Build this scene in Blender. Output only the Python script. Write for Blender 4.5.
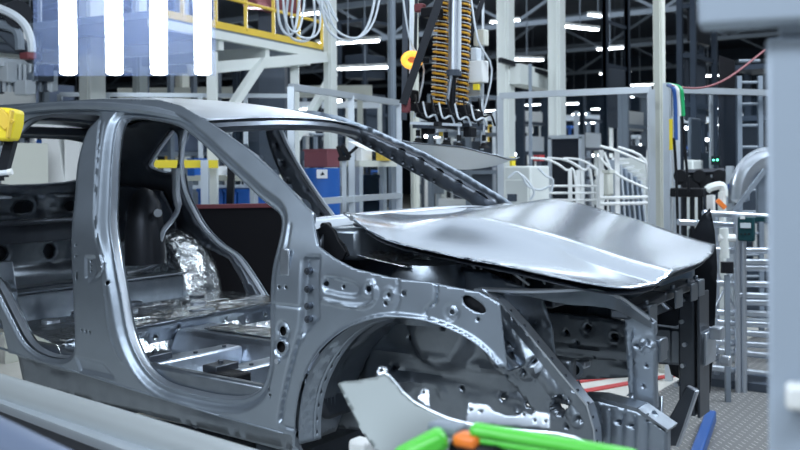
import bpy, bmesh, math, random
import numpy as np
from mathutils import Vector, Matrix
from mathutils.geometry import delaunay_2d_cdt

for o in list(bpy.data.objects): bpy.data.objects.remove(o)
SC = bpy.context.scene
COL = SC.collection
random.seed(7)

# ------------------------------------------------------------------ camera
CAM = np.array([1.777, -3.48, 1.261]); YAW, FPX, HY, ROLL = 2.172, 953.2, 167.5, -0.007
FW = np.array([math.cos(YAW), math.sin(YAW), 0.0])
_r0 = np.array([math.sin(YAW), -math.cos(YAW), 0.0]); _u0 = np.array([0, 0, 1.0])
RT = _r0*math.cos(ROLL) + _u0*math.sin(ROLL)
UP = -_r0*math.sin(ROLL) + _u0*math.cos(ROLL)
cd = bpy.data.cameras.new('camera'); cam = bpy.data.objects.new('camera', cd); COL.objects.link(cam)
cam.matrix_world = Matrix(((RT[0], UP[0], -FW[0], CAM[0]), (RT[1], UP[1], -FW[1], CAM[1]),
                           (RT[2], UP[2], -FW[2], CAM[2]), (0, 0, 0, 1)))
cd.sensor_width = 36; cd.lens = 36*FPX/800; cd.shift_y = -(225-HY)/800
cd.clip_start = 0.05; cd.clip_end = 200
cd.dof.use_dof = True; cd.dof.focus_distance = 3.9; cd.dof.aperture_fstop = 3.5
SC.camera = cam

# ------------------------------------------------------------------ world, exposure, large lamps
w = bpy.data.worlds.new('world'); SC.world = w; w.use_nodes = True
bg = w.node_tree.nodes['Background']; bg.inputs[0].default_value = (.42, .56, .80, 1); bg.inputs[1].default_value = .22
SC.view_settings.view_transform = 'Standard'; SC.view_settings.look = 'None'
SC.view_settings.gamma = 1; SC.view_settings.use_curve_mapping = False
SC.view_settings.exposure = 0.12
LAMP_E = 14.0      # strength of the ceiling strip lamps' tubes
def area(name, loc, target, sx, sy, power, col=(.80, .90, 1)):
    l = bpy.data.lights.new(name, 'AREA'); l.shape = 'RECTANGLE'; l.size = sx; l.size_y = sy; l.energy = power; l.color = col
    o = bpy.data.objects.new(name, l); COL.objects.link(o); o.location = loc
    o.rotation_euler = (Vector(target)-Vector(loc)).to_track_quat('-Z', 'Y').to_euler(); return o
area('aisle_fill', (-1.0, -5.2, 4.4), (-1.0, -.6, .6), 5.0, .5, 190)  # unseen source, added to light the near body side
area('aisle_fill', (2.6, -4.4, 4.4), (.4, -.8, .6), 3.0, .5, 100)  # second added, unseen source on the camera side
area('overhead_lamp_bank', (-.6, .6, 4.6), (-.6, .6, 0), 6.0, .35, 45)
area('overhead_lamp_bank', (-.6, 3.4, 4.8), (-.6, 2.4, 0), 8.0, 2.6, 85)
area('line_side_fill', (-5.4, 4.8, 2.9), (-1.8, 0, .4), 2.6, .35, 70)  # added, unseen: gives highlights on the interior floor and far inner edges
area('front_fill', (6.5, -1.2, 4.4), (.5, -.6, .5), .5, 6.0, 90)  # added, unseen: lifts forward-facing surfaces such as the arch wall
area('walkway_fill', (2.6, 3.6, 5.0), (1.2, 2.4, 0), 3.0, .8, 330)  # added, unseen: brightens the tread plate floor beside the car
area('arch_fill', (.4, -4.6, 2.6), (.1, -.8, .5), 2.0, .2, 22)  # added low source, unseen, that lights into the near wheel arch
area('hall_lamp_bank', (-6, 9, 6.4), (-6, 9, 0), 14.0, 1.0, 430)
area('hall_lamp_bank', (-14, 16, 6.4), (-14, 16, 0), 16.0, 1.0, 560)
area('hall_lamp_bank', (0, 16, 6.4), (0, 16, 0), 10.0, 1.0, 300)
GZ = -.25          # the shop floor

# ------------------------------------------------------------------ materials
MATS = {}
def _mat(name):
    m = bpy.data.materials.new(name); m.use_nodes = True; MATS[name] = m
    return m, m.node_tree.nodes['Principled BSDF'], m.node_tree
def plain(name, col, rough=.5, metal=0.0, noise=0.0, nscale=20, emis=0, alpha=None, trans=0, bump=0, coat=0):
    m, b, t = _mat(name)
    b.inputs['Base Color'].default_value = (*col, 1); b.inputs['Roughness'].default_value = rough; b.inputs['Metallic'].default_value = metal
    if coat: b.inputs['Coat Weight'].default_value = coat
    if noise or bump:
        tc = t.nodes.new('ShaderNodeTexCoord'); n = t.nodes.new('ShaderNodeTexNoise'); n.inputs['Scale'].default_value = nscale
        n.inputs['Detail'].default_value = 5
        t.links.new(tc.outputs['Object'], n.inputs['Vector'])
        if noise:
            mx = t.nodes.new('ShaderNodeMix'); mx.data_type = 'RGBA'
            mx.inputs[6].default_value = (*[c*(1-noise) for c in col], 1); mx.inputs[7].default_value = (*[min(1, c*(1+noise)) for c in col], 1)
            t.links.new(n.outputs['Fac'], mx.inputs[0]); t.links.new(mx.outputs[2], b.inputs['Base Color'])
            mr = t.nodes.new('ShaderNodeMapRange'); mr.inputs[3].default_value = max(.03, rough*(1-noise)); mr.inputs[4].default_value = min(1, rough*(1+noise))
            t.links.new(n.outputs['Fac'], mr.inputs[0]); t.links.new(mr.outputs[0], b.inputs['Roughness'])
        if bump:
            bp = t.nodes.new('ShaderNodeBump'); bp.inputs['Strength'].default_value = bump; bp.inputs['Distance'].default_value = .01
            t.links.new(n.outputs['Fac'], bp.inputs['Height']); t.links.new(bp.outputs[0], b.inputs['Normal'])
    if emis:
        b.inputs['Emission Color'].default_value = (*col, 1); b.inputs['Emission Strength'].default_value = emis
    if trans:
        b.inputs['Transmission Weight'].default_value = trans; b.inputs['IOR'].default_value = 1.02
    if alpha is not None: b.inputs['Alpha'].default_value = alpha
    return m
plain('steel', (.34, .395, .465), .42, .85, .10, 9, bump=.05)
plain('steel_inner', (.25, .285, .33), .34, .9, .22, 14, bump=.2)  # darker copy of steel: interior shade put into the colour
plain('steel_dark', (.11, .125, .15), .34, .8, .25, 10, bump=.15)  # darkest copy of steel; deep interior shade is in this colour
plain('zinc', (.52, .58, .67), .34, .95, .25, 12, bump=.35)
plain('hood_alu', (.45, .50, .57), .20, .92, .05, 3)
plain('foil', (.74, .78, .84), .17, .97, .3, 16, bump=1.0)
for _nd in MATS['foil'].node_tree.nodes:
    if _nd.type == 'BUMP': _nd.inputs['Distance'].default_value = .022
plain('alu', (.56, .61, .68), .34, .85, .06, 8)
plain('alu_profile', (.60, .66, .72), .38, .6, .05, 8)
plain('fender_steel', (.25, .28, .285), .5, .4, .05, 5)
plain('black', (.012, .013, .016), .45)
plain('black_matte', (.010, .010, .013), .8)
plain('black_metal', (.03, .033, .04), .38, .6)
plain('rubber', (.02, .02, .022), .7)
plain('cream', (.60, .62, .56), .5, 0, .06, 3)
plain('cream_light', (.72, .76, .74), .5, 0, .05, 3)
plain('grey_paint', (.20, .24, .29), .5, 0, .08, 4)
plain('darkgrey', (.07, .085, .11), .55, .2, .2, 3)
plain('navy_steel', (.05, .065, .09), .5, .4, .2, 3)
plain('yellow', (.85, .68, .03), .5, 0, .05, 5)
plain('yellow_rail', (.75, .52, .06), .5, 0, .1, 5)
plain('blue_bin', (.008, .10, .42), .45, 0, .06, 5)
plain('blue_strip', (.02, .09, .32), .4)
plain('red', (.55, .05, .05), .5)
plain('dull_red', (.20, .05, .06), .6)
plain('green', (.10, .62, .06), .35)
plain('hose_green', (.01, .35, .12), .4)
plain('teal_dark', (.01, .05, .06), .4)
plain('orange', (.90, .22, .03), .4)
plain('spring_yellow', (.80, .42, .04), .35)
plain('spring_brown', (.035, .012, .006), .6)
plain('white_plastic', (.78, .80, .80), .35)
plain('foreground_grey', (.33, .39, .47), .5, 0, .02, 2)
plain('foreground_blue', (.16, .20, .29), .45, .2)
plain('foreground_cream', (.44, .48, .50), .40, .35, .03, 4)
plain('amber', (1.0, .50, .06), .2, 0, emis=1.0)
plain('green_led', (.1, 1, .5), .3, 0, emis=6)
plain('hose_grey', (.62, .68, .74), .35)
plain('paper', (.8, .82, .84), .6)
plain('tube_light', (.90, .95, 1.0), .5, 0, emis=9)
plain('strip_light', (.88, .94, 1.0), .5, 0, emis=LAMP_E)
def clear(name, col, a, rough=.08):
    m, b, t = _mat(name)
    tr = t.nodes.new('ShaderNodeBsdfTransparent'); gl = t.nodes.new('ShaderNodeBsdfPrincipled')
    gl.inputs['Base Color'].default_value = (*col, 1); gl.inputs['Roughness'].default_value = rough
    mx = t.nodes.new('ShaderNodeMixShader'); mx.inputs[0].default_value = a
    t.links.new(tr.outputs[0], mx.inputs[1]); t.links.new(gl.outputs[0], mx.inputs[2])
    t.links.new(mx.outputs[0], t.nodes['Material Output'].inputs[0]); return m
clear('polycarbonate', (.22, .36, .55), .03)
clear('lamp_cover', (.33, .46, .85), .18, .3)
def floor_mat():
    m, b, t = _mat('floor_mat')
    tc = t.nodes.new('ShaderNodeTexCoord'); mp = t.nodes.new('ShaderNodeMapping'); mp.inputs['Scale'].default_value = (1, 1, 1)
    t.links.new(tc.outputs['Object'], mp.inputs[0])
    n = t.nodes.new('ShaderNodeTexNoise'); n.inputs['Scale'].default_value = 1.3; n.inputs['Detail'].default_value = 8
    t.links.new(mp.outputs[0], n.inputs['Vector'])
    cr = t.nodes.new('ShaderNodeValToRGB'); cr.color_ramp.elements[0].position = .35; cr.color_ramp.elements[1].position = .65
    cr.color_ramp.elements[0].color = (.55, .54, .50, 1); cr.color_ramp.elements[1].color = (.80, .78, .72, 1)
    t.links.new(n.outputs['Fac'], cr.inputs[0]); t.links.new(cr.outputs[0], b.inputs['Base Color']); b.inputs['Roughness'].default_value = .45
floor_mat()
def plate_mat():
    m, b, t = _mat('tread_plate')
    tc = t.nodes.new('ShaderNodeTexCoord'); mp = t.nodes.new('ShaderNodeMapping'); mp.inputs['Scale'].default_value = (6.5, 6.5, 6.5); mp.inputs['Rotation'].default_value = (0, 0, .78)
    t.links.new(tc.outputs['Object'], mp.inputs[0])
    br = t.nodes.new('ShaderNodeTexBrick'); br.inputs['Scale'].default_value = 1; br.inputs['Mortar Size'].default_value = .12
    br.inputs['Color1'].default_value = (.66, .65, .61, 1); br.inputs['Color2'].default_value = (.78, .77, .73, 1); br.inputs['Mortar'].default_value = (.16, .16, .16, 1)
    t.links.new(mp.outputs[0], br.inputs['Vector']); t.links.new(br.outputs['Color'], b.inputs['Base Color'])
    bp = t.nodes.new('ShaderNodeBump'); bp.inputs['Strength'].default_value = .5; bp.inputs['Distance'].default_value = .004; bp.invert = True
    t.links.new(br.outputs['Fac'], bp.inputs['Height']); t.links.new(bp.outputs[0], b.inputs['Normal'])
    b.inputs['Roughness'].default_value = .45
plate_mat()
M = MATS
for _n in ('black_matte', 'black', 'black_metal', 'darkgrey', 'navy_steel', 'rubber', 'teal_dark'): M[_n].node_tree.nodes['Principled BSDF'].inputs['Specular IOR Level'].default_value = .15

# ------------------------------------------------------------------ picture geometry -> places in the hall
def ray(px, py): return FW + RT*((px-400)/FPX) - UP*((py-HY)/FPX)
def at(px, py, d): return CAM + ray(px, py)*d                       # point at view depth d
def onp(px, py, ax, v):
    r = ray(px, py); return CAM + r*((v-CAM[ax])/r[ax])
def onz(px, py, z): return onp(px, py, 2, z)

# ------------------------------------------------------------------ object helpers
def link(name, me, mat, parent):
    o = bpy.data.objects.new(name, me); COL.objects.link(o)
    if mat: me.materials.append(M[mat])
    if parent: o.parent = parent
    return o
def tag(o, label=None, cat=None, group=None, kind=None):
    if label: o['label'] = label
    if cat: o['category'] = cat
    if group: o['group'] = group
    if kind: o['kind'] = kind
    return o
def empty(name, loc, label, cat, group=None):
    e = bpy.data.objects.new(name, None); COL.objects.link(e); e.location = [float(c) for c in loc]; e.empty_display_size = .1
    tag(e, label, cat, group); return e
class MB:
    def __init__(s): s.v = []; s.f = []
    def add(s, vs, fs):
        n = len(s.v); s.v += [tuple(float(c) for c in v) for v in vs]; s.f += [tuple(i+n for i in f) for f in fs]; return s
    def hexa(s, c8):  # 4 bottom ccw, 4 top
        return s.add(c8, [(3, 2, 1, 0), (4, 5, 6, 7), (0, 1, 5, 4), (1, 2, 6, 5), (2, 3, 7, 6), (3, 0, 4, 7)])
    def box(s, c, sz, rz=0, ax=None):
        c = np.array(c, float)
        if ax is None: X = np.array([math.cos(rz), math.sin(rz), 0]); Y = np.array([-math.sin(rz), math.cos(rz), 0]); Z = np.array([0, 0, 1.])
        else: X, Y, Z = ax
        a, b, h = sz[0]/2, sz[1]/2, sz[2]/2
        return s.hexa([c+X*i*a+Y*j*b+Z*k*h for k in (-1, 1) for i, j in ((-1, -1), (1, -1), (1, 1), (-1, 1))])
    def bar(s, p, q, wd, ht, upv=(0, 0, 1)):
        p = np.array(p, float); q = np.array(q, float); d = q-p; L = np.linalg.norm(d); d = d/L
        u = np.array(upv, float)
        if abs(d@u) > .98: u = np.array([FW[0], FW[1], 0.])
        sd = np.cross(d, u); sd /= np.linalg.norm(sd); u = np.cross(sd, d)
        return s.box((p+q)/2, (L, wd, ht), ax=(d, sd, u))
    def tube(s, pts, r, n=10, cap=True):
        P = [np.array(p, float) for p in pts]; R = r if hasattr(r, '__len__') else [r]*len(P)
        T = []
        for i in range(len(P)):
            a = P[max(i-1, 0)]; b = P[min(i+1, len(P)-1)]; t = b-a; T.append(t/(np.linalg.norm(t)+1e-12))
        u = np.cross(T[0], [0, 0, 1.]);
        if np.linalg.norm(u) < .1: u = np.cross(T[0], [1., 0, 0])
        u /= np.linalg.norm(u); vs = []
        for i, (p, t) in enumerate(zip(P, T)):
            u = u-t*(u@t); u /= np.linalg.norm(u); v = np.cross(t, u)
            for k in range(n):
                a = 2*math.pi*k/n; vs.append(p+(u*math.cos(a)+v*math.sin(a))*R[i])
        fs = []
        for i in range(len(P)-1):
            for k in range(n):
                k2 = (k+1) % n; fs.append((i*n+k, i*n+k2, (i+1)*n+k2, (i+1)*n+k))
        if cap: fs += [tuple(range(n))[::-1], tuple(range((len(P)-1)*n, len(P)*n))]
        return s.add(vs, fs)
    def cyl(s, p, q, r, n=16): return s.tube([p, q], r, n)
    def lathe(s, c, prof, n=20, ax=(0, 0, 1)):
        c = np.array(c, float); a = np.array(ax, float); a /= np.linalg.norm(a)
        return s.tube([c+a*h for r, h in prof], [max(r, 1e-4) for r, h in prof], n) if True else s
    def prism(s, pts, ext):  # planar polygon extruded by vector ext
        P = [np.array(p, float) for p in pts]; e = np.array(ext, float); n = len(P)
        return s.add(P+[p+e for p in P], [tuple(range(n))[::-1], tuple(range(n, 2*n))]+[(i, (i+1) % n, n+(i+1) % n, n+i) for i in range(n)])
    def build(s, name, mat, parent=None, bevel=0, smooth=False, seg=2, **kw):
        me = bpy.data.meshes.new(name)
        org = np.zeros(3)
        me.from_pydata(s.v, [], s.f); me.validate()
        bm = bmesh.new(); bm.from_mesh(me); bmesh.ops.recalc_face_normals(bm, faces=bm.faces)
        if not parent and kw.get('center', True) and len(s.v):
            a = np.array(s.v); org = np.array([(a[:, 0].min()+a[:, 0].max())/2, (a[:, 1].min()+a[:, 1].max())/2, a[:, 2].min()])
            bmesh.ops.translate(bm, verts=bm.verts, vec=Vector(-org))
        bm.to_mesh(me); bm.free()
        o = link(name, me, mat, parent)
        if not parent: o.location = Vector([float(c) for c in org])
        else: o.location = -Vector(wloc(parent))
        if smooth:
            for p in me.polygons: p.use_smooth = True
            me.set_sharp_from_angle(angle=math.radians(38))
        if bevel:
            b = o.modifiers.new('bevel', 'BEVEL'); b.width = bevel; b.segments = seg; b.limit_method = 'ANGLE'; b.angle_limit = math.radians(40)
            for p in me.polygons: p.use_smooth = True
            me.set_sharp_from_angle(angle=math.radians(38))
        return o
def wloc(o):
    v = Vector(o.location)
    while o.parent: o = o.parent; v += Vector(o.location)
    return v
def rename_children(o): pass
def copy_tree(o, parent=None):
    c = o.copy(); COL.objects.link(c)
    if parent: c.parent = parent
    for ch in list(o.children): copy_tree(ch, c)
    return c

def catmull(pts, n=5, closed=True):
    P = [np.array(p, float) for p in pts]; N = len(P); out = []
    for i in range(N if closed else N-1):
        p0, p1, p2, p3 = (P[(i+k-1) % N] for k in range(4)) if closed else (P[max(i-1, 0)], P[i], P[i+1], P[min(i+2, N-1)])
        for k in range(n):
            t = k/n
            out.append(.5*((2*p1)+(-p0+p2)*t+(2*p0-5*p1+4*p2-p3)*t*t+(-p0+3*p1-3*p2+p3)*t**3))
    if not closed: out.append(P[-1])
    return [tuple(p) for p in out]
def resample(poly, step, closed=True):
    P = np.array(poly, float); out = []; N = len(P)
    for i in range(N if closed else N-1):
        a, b = P[i], P[(i+1) % N]; k = max(1, int(math.ceil(np.linalg.norm(b-a)/step)))
        for j in range(k): out.append(tuple(a+(b-a)*j/k))
    if not closed: out.append(tuple(P[-1]))
    return out
def inside(poly, X, Y):
    P = np.array(poly); r = np.zeros(X.shape, bool); j = len(P)-1
    for i in range(len(P)):
        xi, yi = P[i]; xj, yj = P[j]
        if yi != yj:
            c = ((yi > Y) != (yj > Y)) & (X < (xj-xi)*(Y-yi)/(yj-yi)+xi); r ^= c
        j = i
    return r
def dist(line, X, Y, closed=False):
    P = np.array(line, float); D = np.full(X.shape, 1e9); n = len(P)
    for i in range(n if closed else n-1):
        a, b = P[i], P[(i+1) % n]; d = b-a; L = d@d+1e-12
        t = np.clip(((X-a[0])*d[0]+(Y-a[1])*d[1])/L, 0, 1)
        D = np.minimum(D, np.hypot(X-a[0]-t*d[0], Y-a[1]-t*d[1]))
    return D
def sst(a, b, x): t = np.clip((x-a)/(b-a), 0, 1); return t*t*(3-2*t)
def circ(c, r, n=10, sx=1, sy=1): return [(c[0]+r*sx*math.cos(2*math.pi*k/n), c[1]+r*sy*math.sin(2*math.pi*k/n)) for k in range(n)]
def rrect(x0, y0, x1, y1, r, n=3):
    o = []
    for cx, cy, a in ((x1-r, y1-r, 0), (x0+r, y1-r, 1), (x0+r, y0+r, 2), (x1-r, y0+r, 3)):
        for k in range(n+1):
            t = (a+k/n)*math.pi/2; o.append((cx+r*math.cos(t), cy+r*math.sin(t)))
    return o
def relief(feats):
    """feats: ('groove', line, width, depth) ('pad', poly, soft, depth) ('step', poly, width, depth): depth inside band of the poly's edge"""
    def f(U, V):
        h = np.zeros(U.shape)
        for ft in feats:
            k, g, wd, dp = ft[:4]
            if k == 'groove': h += dp*(1-sst(0, wd, dist(g, U, V)))
            elif k == 'cgroove': h += dp*(1-sst(0, wd, dist(g, U, V, True)))
            elif k == 'pad':
                ins = inside(g, U, V); D = dist(g, U, V, True); h += dp*np.where(ins, sst(0, wd, D), 0)
            elif k == 'step':      # from poly edge outwards: dp until wd, then falls to 0 over soft
                D = dist(g, U, V, True); h += dp*(1-sst(wd, wd+ft[4], D))
            elif k == 'fn': h += g(U, V)
        return h
    return f
def sheet(name, outline, mapf, mat, parent, holes=(), res=.02, thick=.003, feats=(), hole_res=None, off=0):
    outline = resample(outline, res)
    polys = [outline]+[resample(h, hole_res or res) for h in holes]
    V = []; E = []
    for p in polys:
        n = len(V); V += p; E += [(n+i, n+(i+1) % len(p)) for i in range(len(p))]
    O = np.array(outline); x0, y0 = O.min(0); x1, y1 = O.max(0)
    gx, gy = np.meshgrid(np.arange(x0+res/2, x1, res), np.arange(y0+res/2, y1, res*.87))
    gx = gx.copy(); gx[1::2] += res/2; gx = gx.ravel(); gy = gy.ravel()
    ok = inside(outline, gx, gy) & (dist(outline, gx, gy, True) > res*.45)
    for h in polys[1:]:
        ok &= ~inside(h, gx, gy); ok &= dist(h, gx, gy, True) > res*.4
    V += list(zip(gx[ok], gy[ok]))
    r = delaunay_2d_cdt([Vector(v) for v in V], E, [], 0, 1e-6)
    vs = np.array([tuple(v) for v in r[0]]); fs = np.array([f for f in r[2] if len(f) == 3])
    c = vs[fs].mean(1); k = inside(outline, c[:, 0], c[:, 1])
    for h in polys[1:]: k &= ~inside(h, c[:, 0], c[:, 1])
    fs = fs[k]
    H = relief(feats)(vs[:, 0], vs[:, 1])+off if feats else np.full(len(vs), float(off))
    W = mapf(vs[:, 0], vs[:, 1], H)
    me = bpy.data.meshes.new(name); W = W-np.array(wloc(parent)) if parent else W
    me.from_pydata(W.tolist(), [], fs.tolist())
    bm = bmesh.new(); bm.from_mesh(me)
    bmesh.ops.delete(bm, geom=[v for v in bm.verts if not v.link_faces], context='VERTS')
    bmesh.ops.recalc_face_normals(bm, faces=bm.faces); bm.to_mesh(me); bm.free()
    for p in me.polygons: p.use_smooth = True
    me.set_sharp_from_angle(angle=math.radians(50))
    o = link(name, me, mat, parent)
    s = o.modifiers.new('gauge', 'SOLIDIFY'); s.thickness = thick; s.offset = 0
    return o

# ================================================================== THE SETTING
def struct(mb, name, mat):
    o = mb.build(name, mat, center=False); o['kind'] = 'structure'; return o
struct(MB().box((-10, 12, GZ-.05), (70, 60, .1)), 'floor', 'floor_mat')

# ================================================================== CAR BODY
WZ = [0, .3, .6, .85, .95, 1.02, 1.08, 1.3, 1.5, 1.6]; WY = [.835, .845, .85, .84, .825, .80, .765, .67, .59, .52]
_zz = np.linspace(0, 1.7, 120); _yy = np.interp(_zz, WZ, WY)
for _ in range(6): _yy = np.convolve(np.pad(_yy, 2, 'edge'), np.ones(5)/5, 'valid')
def SY(x, z): return np.interp(z, _zz, _yy)-.10*np.maximum(0, np.asarray(x)+.3)**1.5-.12*np.maximum(0, -np.asarray(x)-2.9)**1.6
def near(px, py, s=-1, off=0):
    y = s*.8
    for _ in range(25):
        p = onp(px, py, 1, y); y = .5*y+.5*(s*float(SY(p[0], p[2]))-s*off)
    return p
def nxz(pts): return [(near(*p)[0], near(*p)[2]) for p in pts]
def mside(s):
    return lambda U, V, H: np.stack([U, s*(SY(U, V)-H), V], 1)      # H > 0 goes inboard
def yplane(y0, s=-1): return lambda U, V, H: np.stack([U, y0-s*H, V], 1)
def xplane(x0, s=1): return lambda U, V, H: np.stack([x0+s*H, U, V], 1)   # (y, z) outline
def zplane(z0): return lambda U, V, H: np.stack([U, V, z0-H], 1)

car = empty('car', (-1.4, 0, .2), 'bare grey sheet-metal car body shell with open door apertures and pale hood', 'car body')
FRONT = catmull(nxz([(276, 216), (275, 240), (268, 270), (266, 300), (266, 345), (264, 370), (257, 390), (240, 400), (215, 400), (185, 394), (158, 385), (138, 366), (124, 335), (116, 292), (109, 250), (106, 212), (108, 168), (112, 132), (120, 118), (145, 118), (172, 124), (192, 138), (224, 168), (256, 198)]), 4)
REAR = catmull([(-1.94, 1.515), (-1.985, 1.44), (-1.975, 1.29), (-1.90, 1.12), (-1.815, .91), (-1.78, .68), (-1.77, .52), (-1.79, .45), (-1.87, .42), (-2.02, .425), (-2.14, .475), (-2.25, .59), (-2.38, .72), (-2.54, .80), (-2.68, .92), (-2.73, 1.08), (-2.70, 1.25), (-2.61, 1.42), (-2.52, 1.51), (-2.38, 1.535), (-2.15, 1.535)], 4)
QWIN = catmull([(near(*p, s=1, off=.05)[0], near(*p, s=1, off=.05)[2]) for p in [(150, 164), (158, 150), (169, 135), (174, 130), (179, 134), (180, 150), (178, 168), (170, 173), (156, 170)]], 3)
REARF = catmull([(-1.86, 1.515), (-1.895, 1.44), (-1.885, 1.29), (-1.845, 1.12), (-1.79, .91), (-1.77, .68), (-1.77, .52), (-1.79, .45), (-1.87, .42), (-2.02, .425), (-2.14, .475), (-2.25, .59), (-2.38, .72), (-2.54, .80), (-2.68, .92), (-2.73, 1.08), (-2.70, 1.25), (-2.61, 1.42), (-2.52, 1.51), (-2.38, 1.535), (-2.10, 1.535)], 4)
TOPL = nxz([(100, 99), (160, 100), (182, 106), (208, 121), (248, 149), (280, 177), (312, 212)])
APTOP = nxz([(315, 226), (319, 246), (335, 258), (354, 268), (390, 277), (430, 282), (480, 292), (500, 303)])
ARCH = catmull(nxz([(508, 372), (497, 362), (486, 350), (465, 335), (430, 321), (388, 316.5), (355, 325), (330, 342), (312, 365), (302, 392), (298, 420), (298, 445)]), 3, False)
out_side = [(-3.40, 1.47), (-3.2, 1.56), (-2.81, 1.605)]+TOPL+APTOP+[ARCH[0]]+ARCH[1:]+[(-.47, .20), (-.56, .19), (-2.2, .24), (-2.24, .38), (-2.30, .55), (-2.42, .70), (-2.66, .78), (-2.90, .70), (-3.04, .5), (-3.08, .33), (-3.5, .36), (-3.58, .6), (-3.58, 1.0), (-3.50, 1.25)]
def hp(px, py, r, sx=1, sy=1, n=10):
    p = near(px, py); return circ((p[0], p[2]), r, n, sx, sy)
side_holes = [FRONT, REAR, QWIN, hp(283, 331, .016, 1, 1.1, 14), hp(281, 347, .021, 1, 1, 14), hp(271, 372, .006), hp(268, 388, .009), hp(270, 395, .005),
  hp(279, 287, .006), hp(286, 287, .006), hp(325, 284, .009), hp(342, 287, .007), hp(369, 289, .011), hp(389, 295, .007), hp(386, 303, .008), hp(404, 293, .009), hp(452, 312, .008), hp(478, 319, .006),
  hp(350, 216, .004), hp(107, 283, .010), hp(77, 276, .007, 1, 3), hp(76, 256, .006), hp(76, 245, .005), hp(90, 261, .005), hp(90, 266, .005), hp(90, 271, .005),
  hp(82, 330, .006), hp(86, 331, .006), hp(90, 332, .006), hp(62, 380, .008), hp(104, 391, .009), hp(140, 400, .010), hp(162, 405, .009), hp(196, 413, .007), hp(216, 420, .008), hp(259, 431, .007), hp(80, 391, .006), hp(30, 372, .007), hp(48, 377, .007),
  hp(476, 305, .001)]
side_holes.pop()
slot = catmull(nxz([(463, 297), (470, 296), (482, 304), (486, 311), (480, 313), (466, 306)]), 3)
side_holes.append(slot)
L = lambda pts, n=4: catmull(nxz(pts), n, False)
rock = nxz([(-60, 330), (0, 350), (80, 374), (150, 396), (220, 417), (292, 436), (292, 480), (-60, 400)])
side_feats = [
  ('step', FRONT, .016, .026, .030), ('step', REAR, .006, .010, .014), ('step', QWIN, .012, .02, .02),
  ('pad', rock, .010, .030), ('fn', lambda U, V: np.where(inside(rock, U, V), .5*np.maximum(0, np.interp(U, [-2.4, -.5], [.42, .30])-V), 0), 0, 0),
  # ridges that run down the centre pillar
  ('groove', L([(101, 118), (97, 160), (95, 205), (97, 235), (103, 262), (101, 275), (90, 281)]), .009, .006),
  ('groove', L([(104, 122), (98, 165), (96, 210), (100, 250), (104, 290), (110, 335), (122, 362)]), .009, -.005),
  ('pad', nxz([(85, 256), (96, 256), (98, 272), (94, 279), (85, 279)]), .008, .008),
  ('pad', nxz([(74, 356), (102, 362), (118, 380), (80, 372)]), .012, .010),
  # lock pillar / hinge pillar
  ('groove', nxz([(264, 305), (300, 308)]), .006, .006), ('groove', L([(276, 262), (281, 258), (287, 245), (290, 225)]), .008, .006),
  ('groove', L([(304, 262), (302, 300), (300, 330), (292, 360), (284, 395), (280, 420)]), .014, .016),
  ('pad', nxz([(304, 256), (321, 256), (320, 318), (308, 332), (300, 345), (302, 300)]), .012, .020),
  ('groove', nxz([(280, 425), (300, 432)]), .008, .008),
  # beads of the apron
  ('pad', catmull(nxz([(323, 278), (330, 276), (350, 280), (360, 286), (360, 294), (352, 298), (330, 294), (323, 291)]), 3), .012, .012),
  ('groove', L([(323, 300), (345, 305), (364, 306), (374, 300), (376, 290), (372, 282)]), .010, -.010),
  ('groove', L([(398, 278), (399, 300), (394, 312)]), .006, .006), ('groove', L([(436, 283), (436, 300), (428, 308), (425, 314)]), .006, .010),
  ('cgroove', hp(369, 289, .024, n=12), .007, -.005), ('cgroove', hp(389, 295, .022, n=12), .007, -.005), ('cgroove', hp(452, 312, .022, n=12), .008, .006),
  ('cgroove', hp(283, 331, .028, 1, 1.1, 14), .008, .008), ('cgroove', hp(281, 347, .033, 1, 1, 14), .008, .008),
  ('groove', ARCH[2:], .012, -.016),
]
_lip = [near(*p, off=.004) for p in [(-60, 328), (0, 348), (80, 372.5), (150, 394.5), (220, 415.5), (284, 433)]]
m = MB()
for a_, b_ in zip(_lip[:-1], _lip[1:]): m.bar(a_, b_, .016, .007)
m.build('sill_lip', 'steel', car, bevel=.002)  # thin lip added to cast shade along the top of the rocker
skin = sheet('side_panel', out_side, mside(-1), 'steel', car, side_holes, .0085, .003, side_feats, .006)
far_feats = side_feats[:3]
far_out = [(-3.40, 1.47), (-3.2, 1.56), (-2.81, 1.605)]+TOPL+[(-.44, 1.06), (-.34, .99), (.1, .92), (.45, .86), (.45, .75), (.30, .70)]+[(.2, .74), (.05, .78), (-.1, .785), (-.25, .75), (-.4, .65), (-.48, .5), (-.5, .3)]+out_side[out_side.index((-.47, .20)):]
sheet('side_panel', far_out, mside(1), 'steel', car, [FRONT, REARF, QWIN], .03, .003, far_feats, .02)
# inner frames: closed hollow sections behind the skins, a little larger than the apertures
def grow(poly, d):
    P = np.array(poly); n = len(P); c = P.mean(0); out = []
    for i in range(n):
        t = P[(i+1) % n]-P[i-1]; t /= np.linalg.norm(t)+1e-9; nn = np.array([t[1], -t[0]])
        if nn@(P[i]-c) < 0: nn = -nn
        out.append(tuple(P[i]+nn*d))
    return out
inner_out = [(-3.38, 1.44), (-3.2, 1.52), (-2.81, 1.565), (-2.0, 1.565), (-1.55, 1.535), (-1.38, 1.50), (-1.18, 1.44), (-.91, 1.32), (-.52, 1.09), (-.50, .95), (-.52, .3), (-.56, .22), (-2.2, .26), (-2.24, .38), (-2.30, .55), (-2.42, .70), (-2.66, .78), (-2.90, .70), (-3.04, .5), (-3.08, .36), (-3.5, .38), (-3.55, .6), (-3.55, 1.0), (-3.47, 1.25)]
def pil_holes(pts, r=.011): return [circ(p, r, 8) for p in pts]
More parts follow.
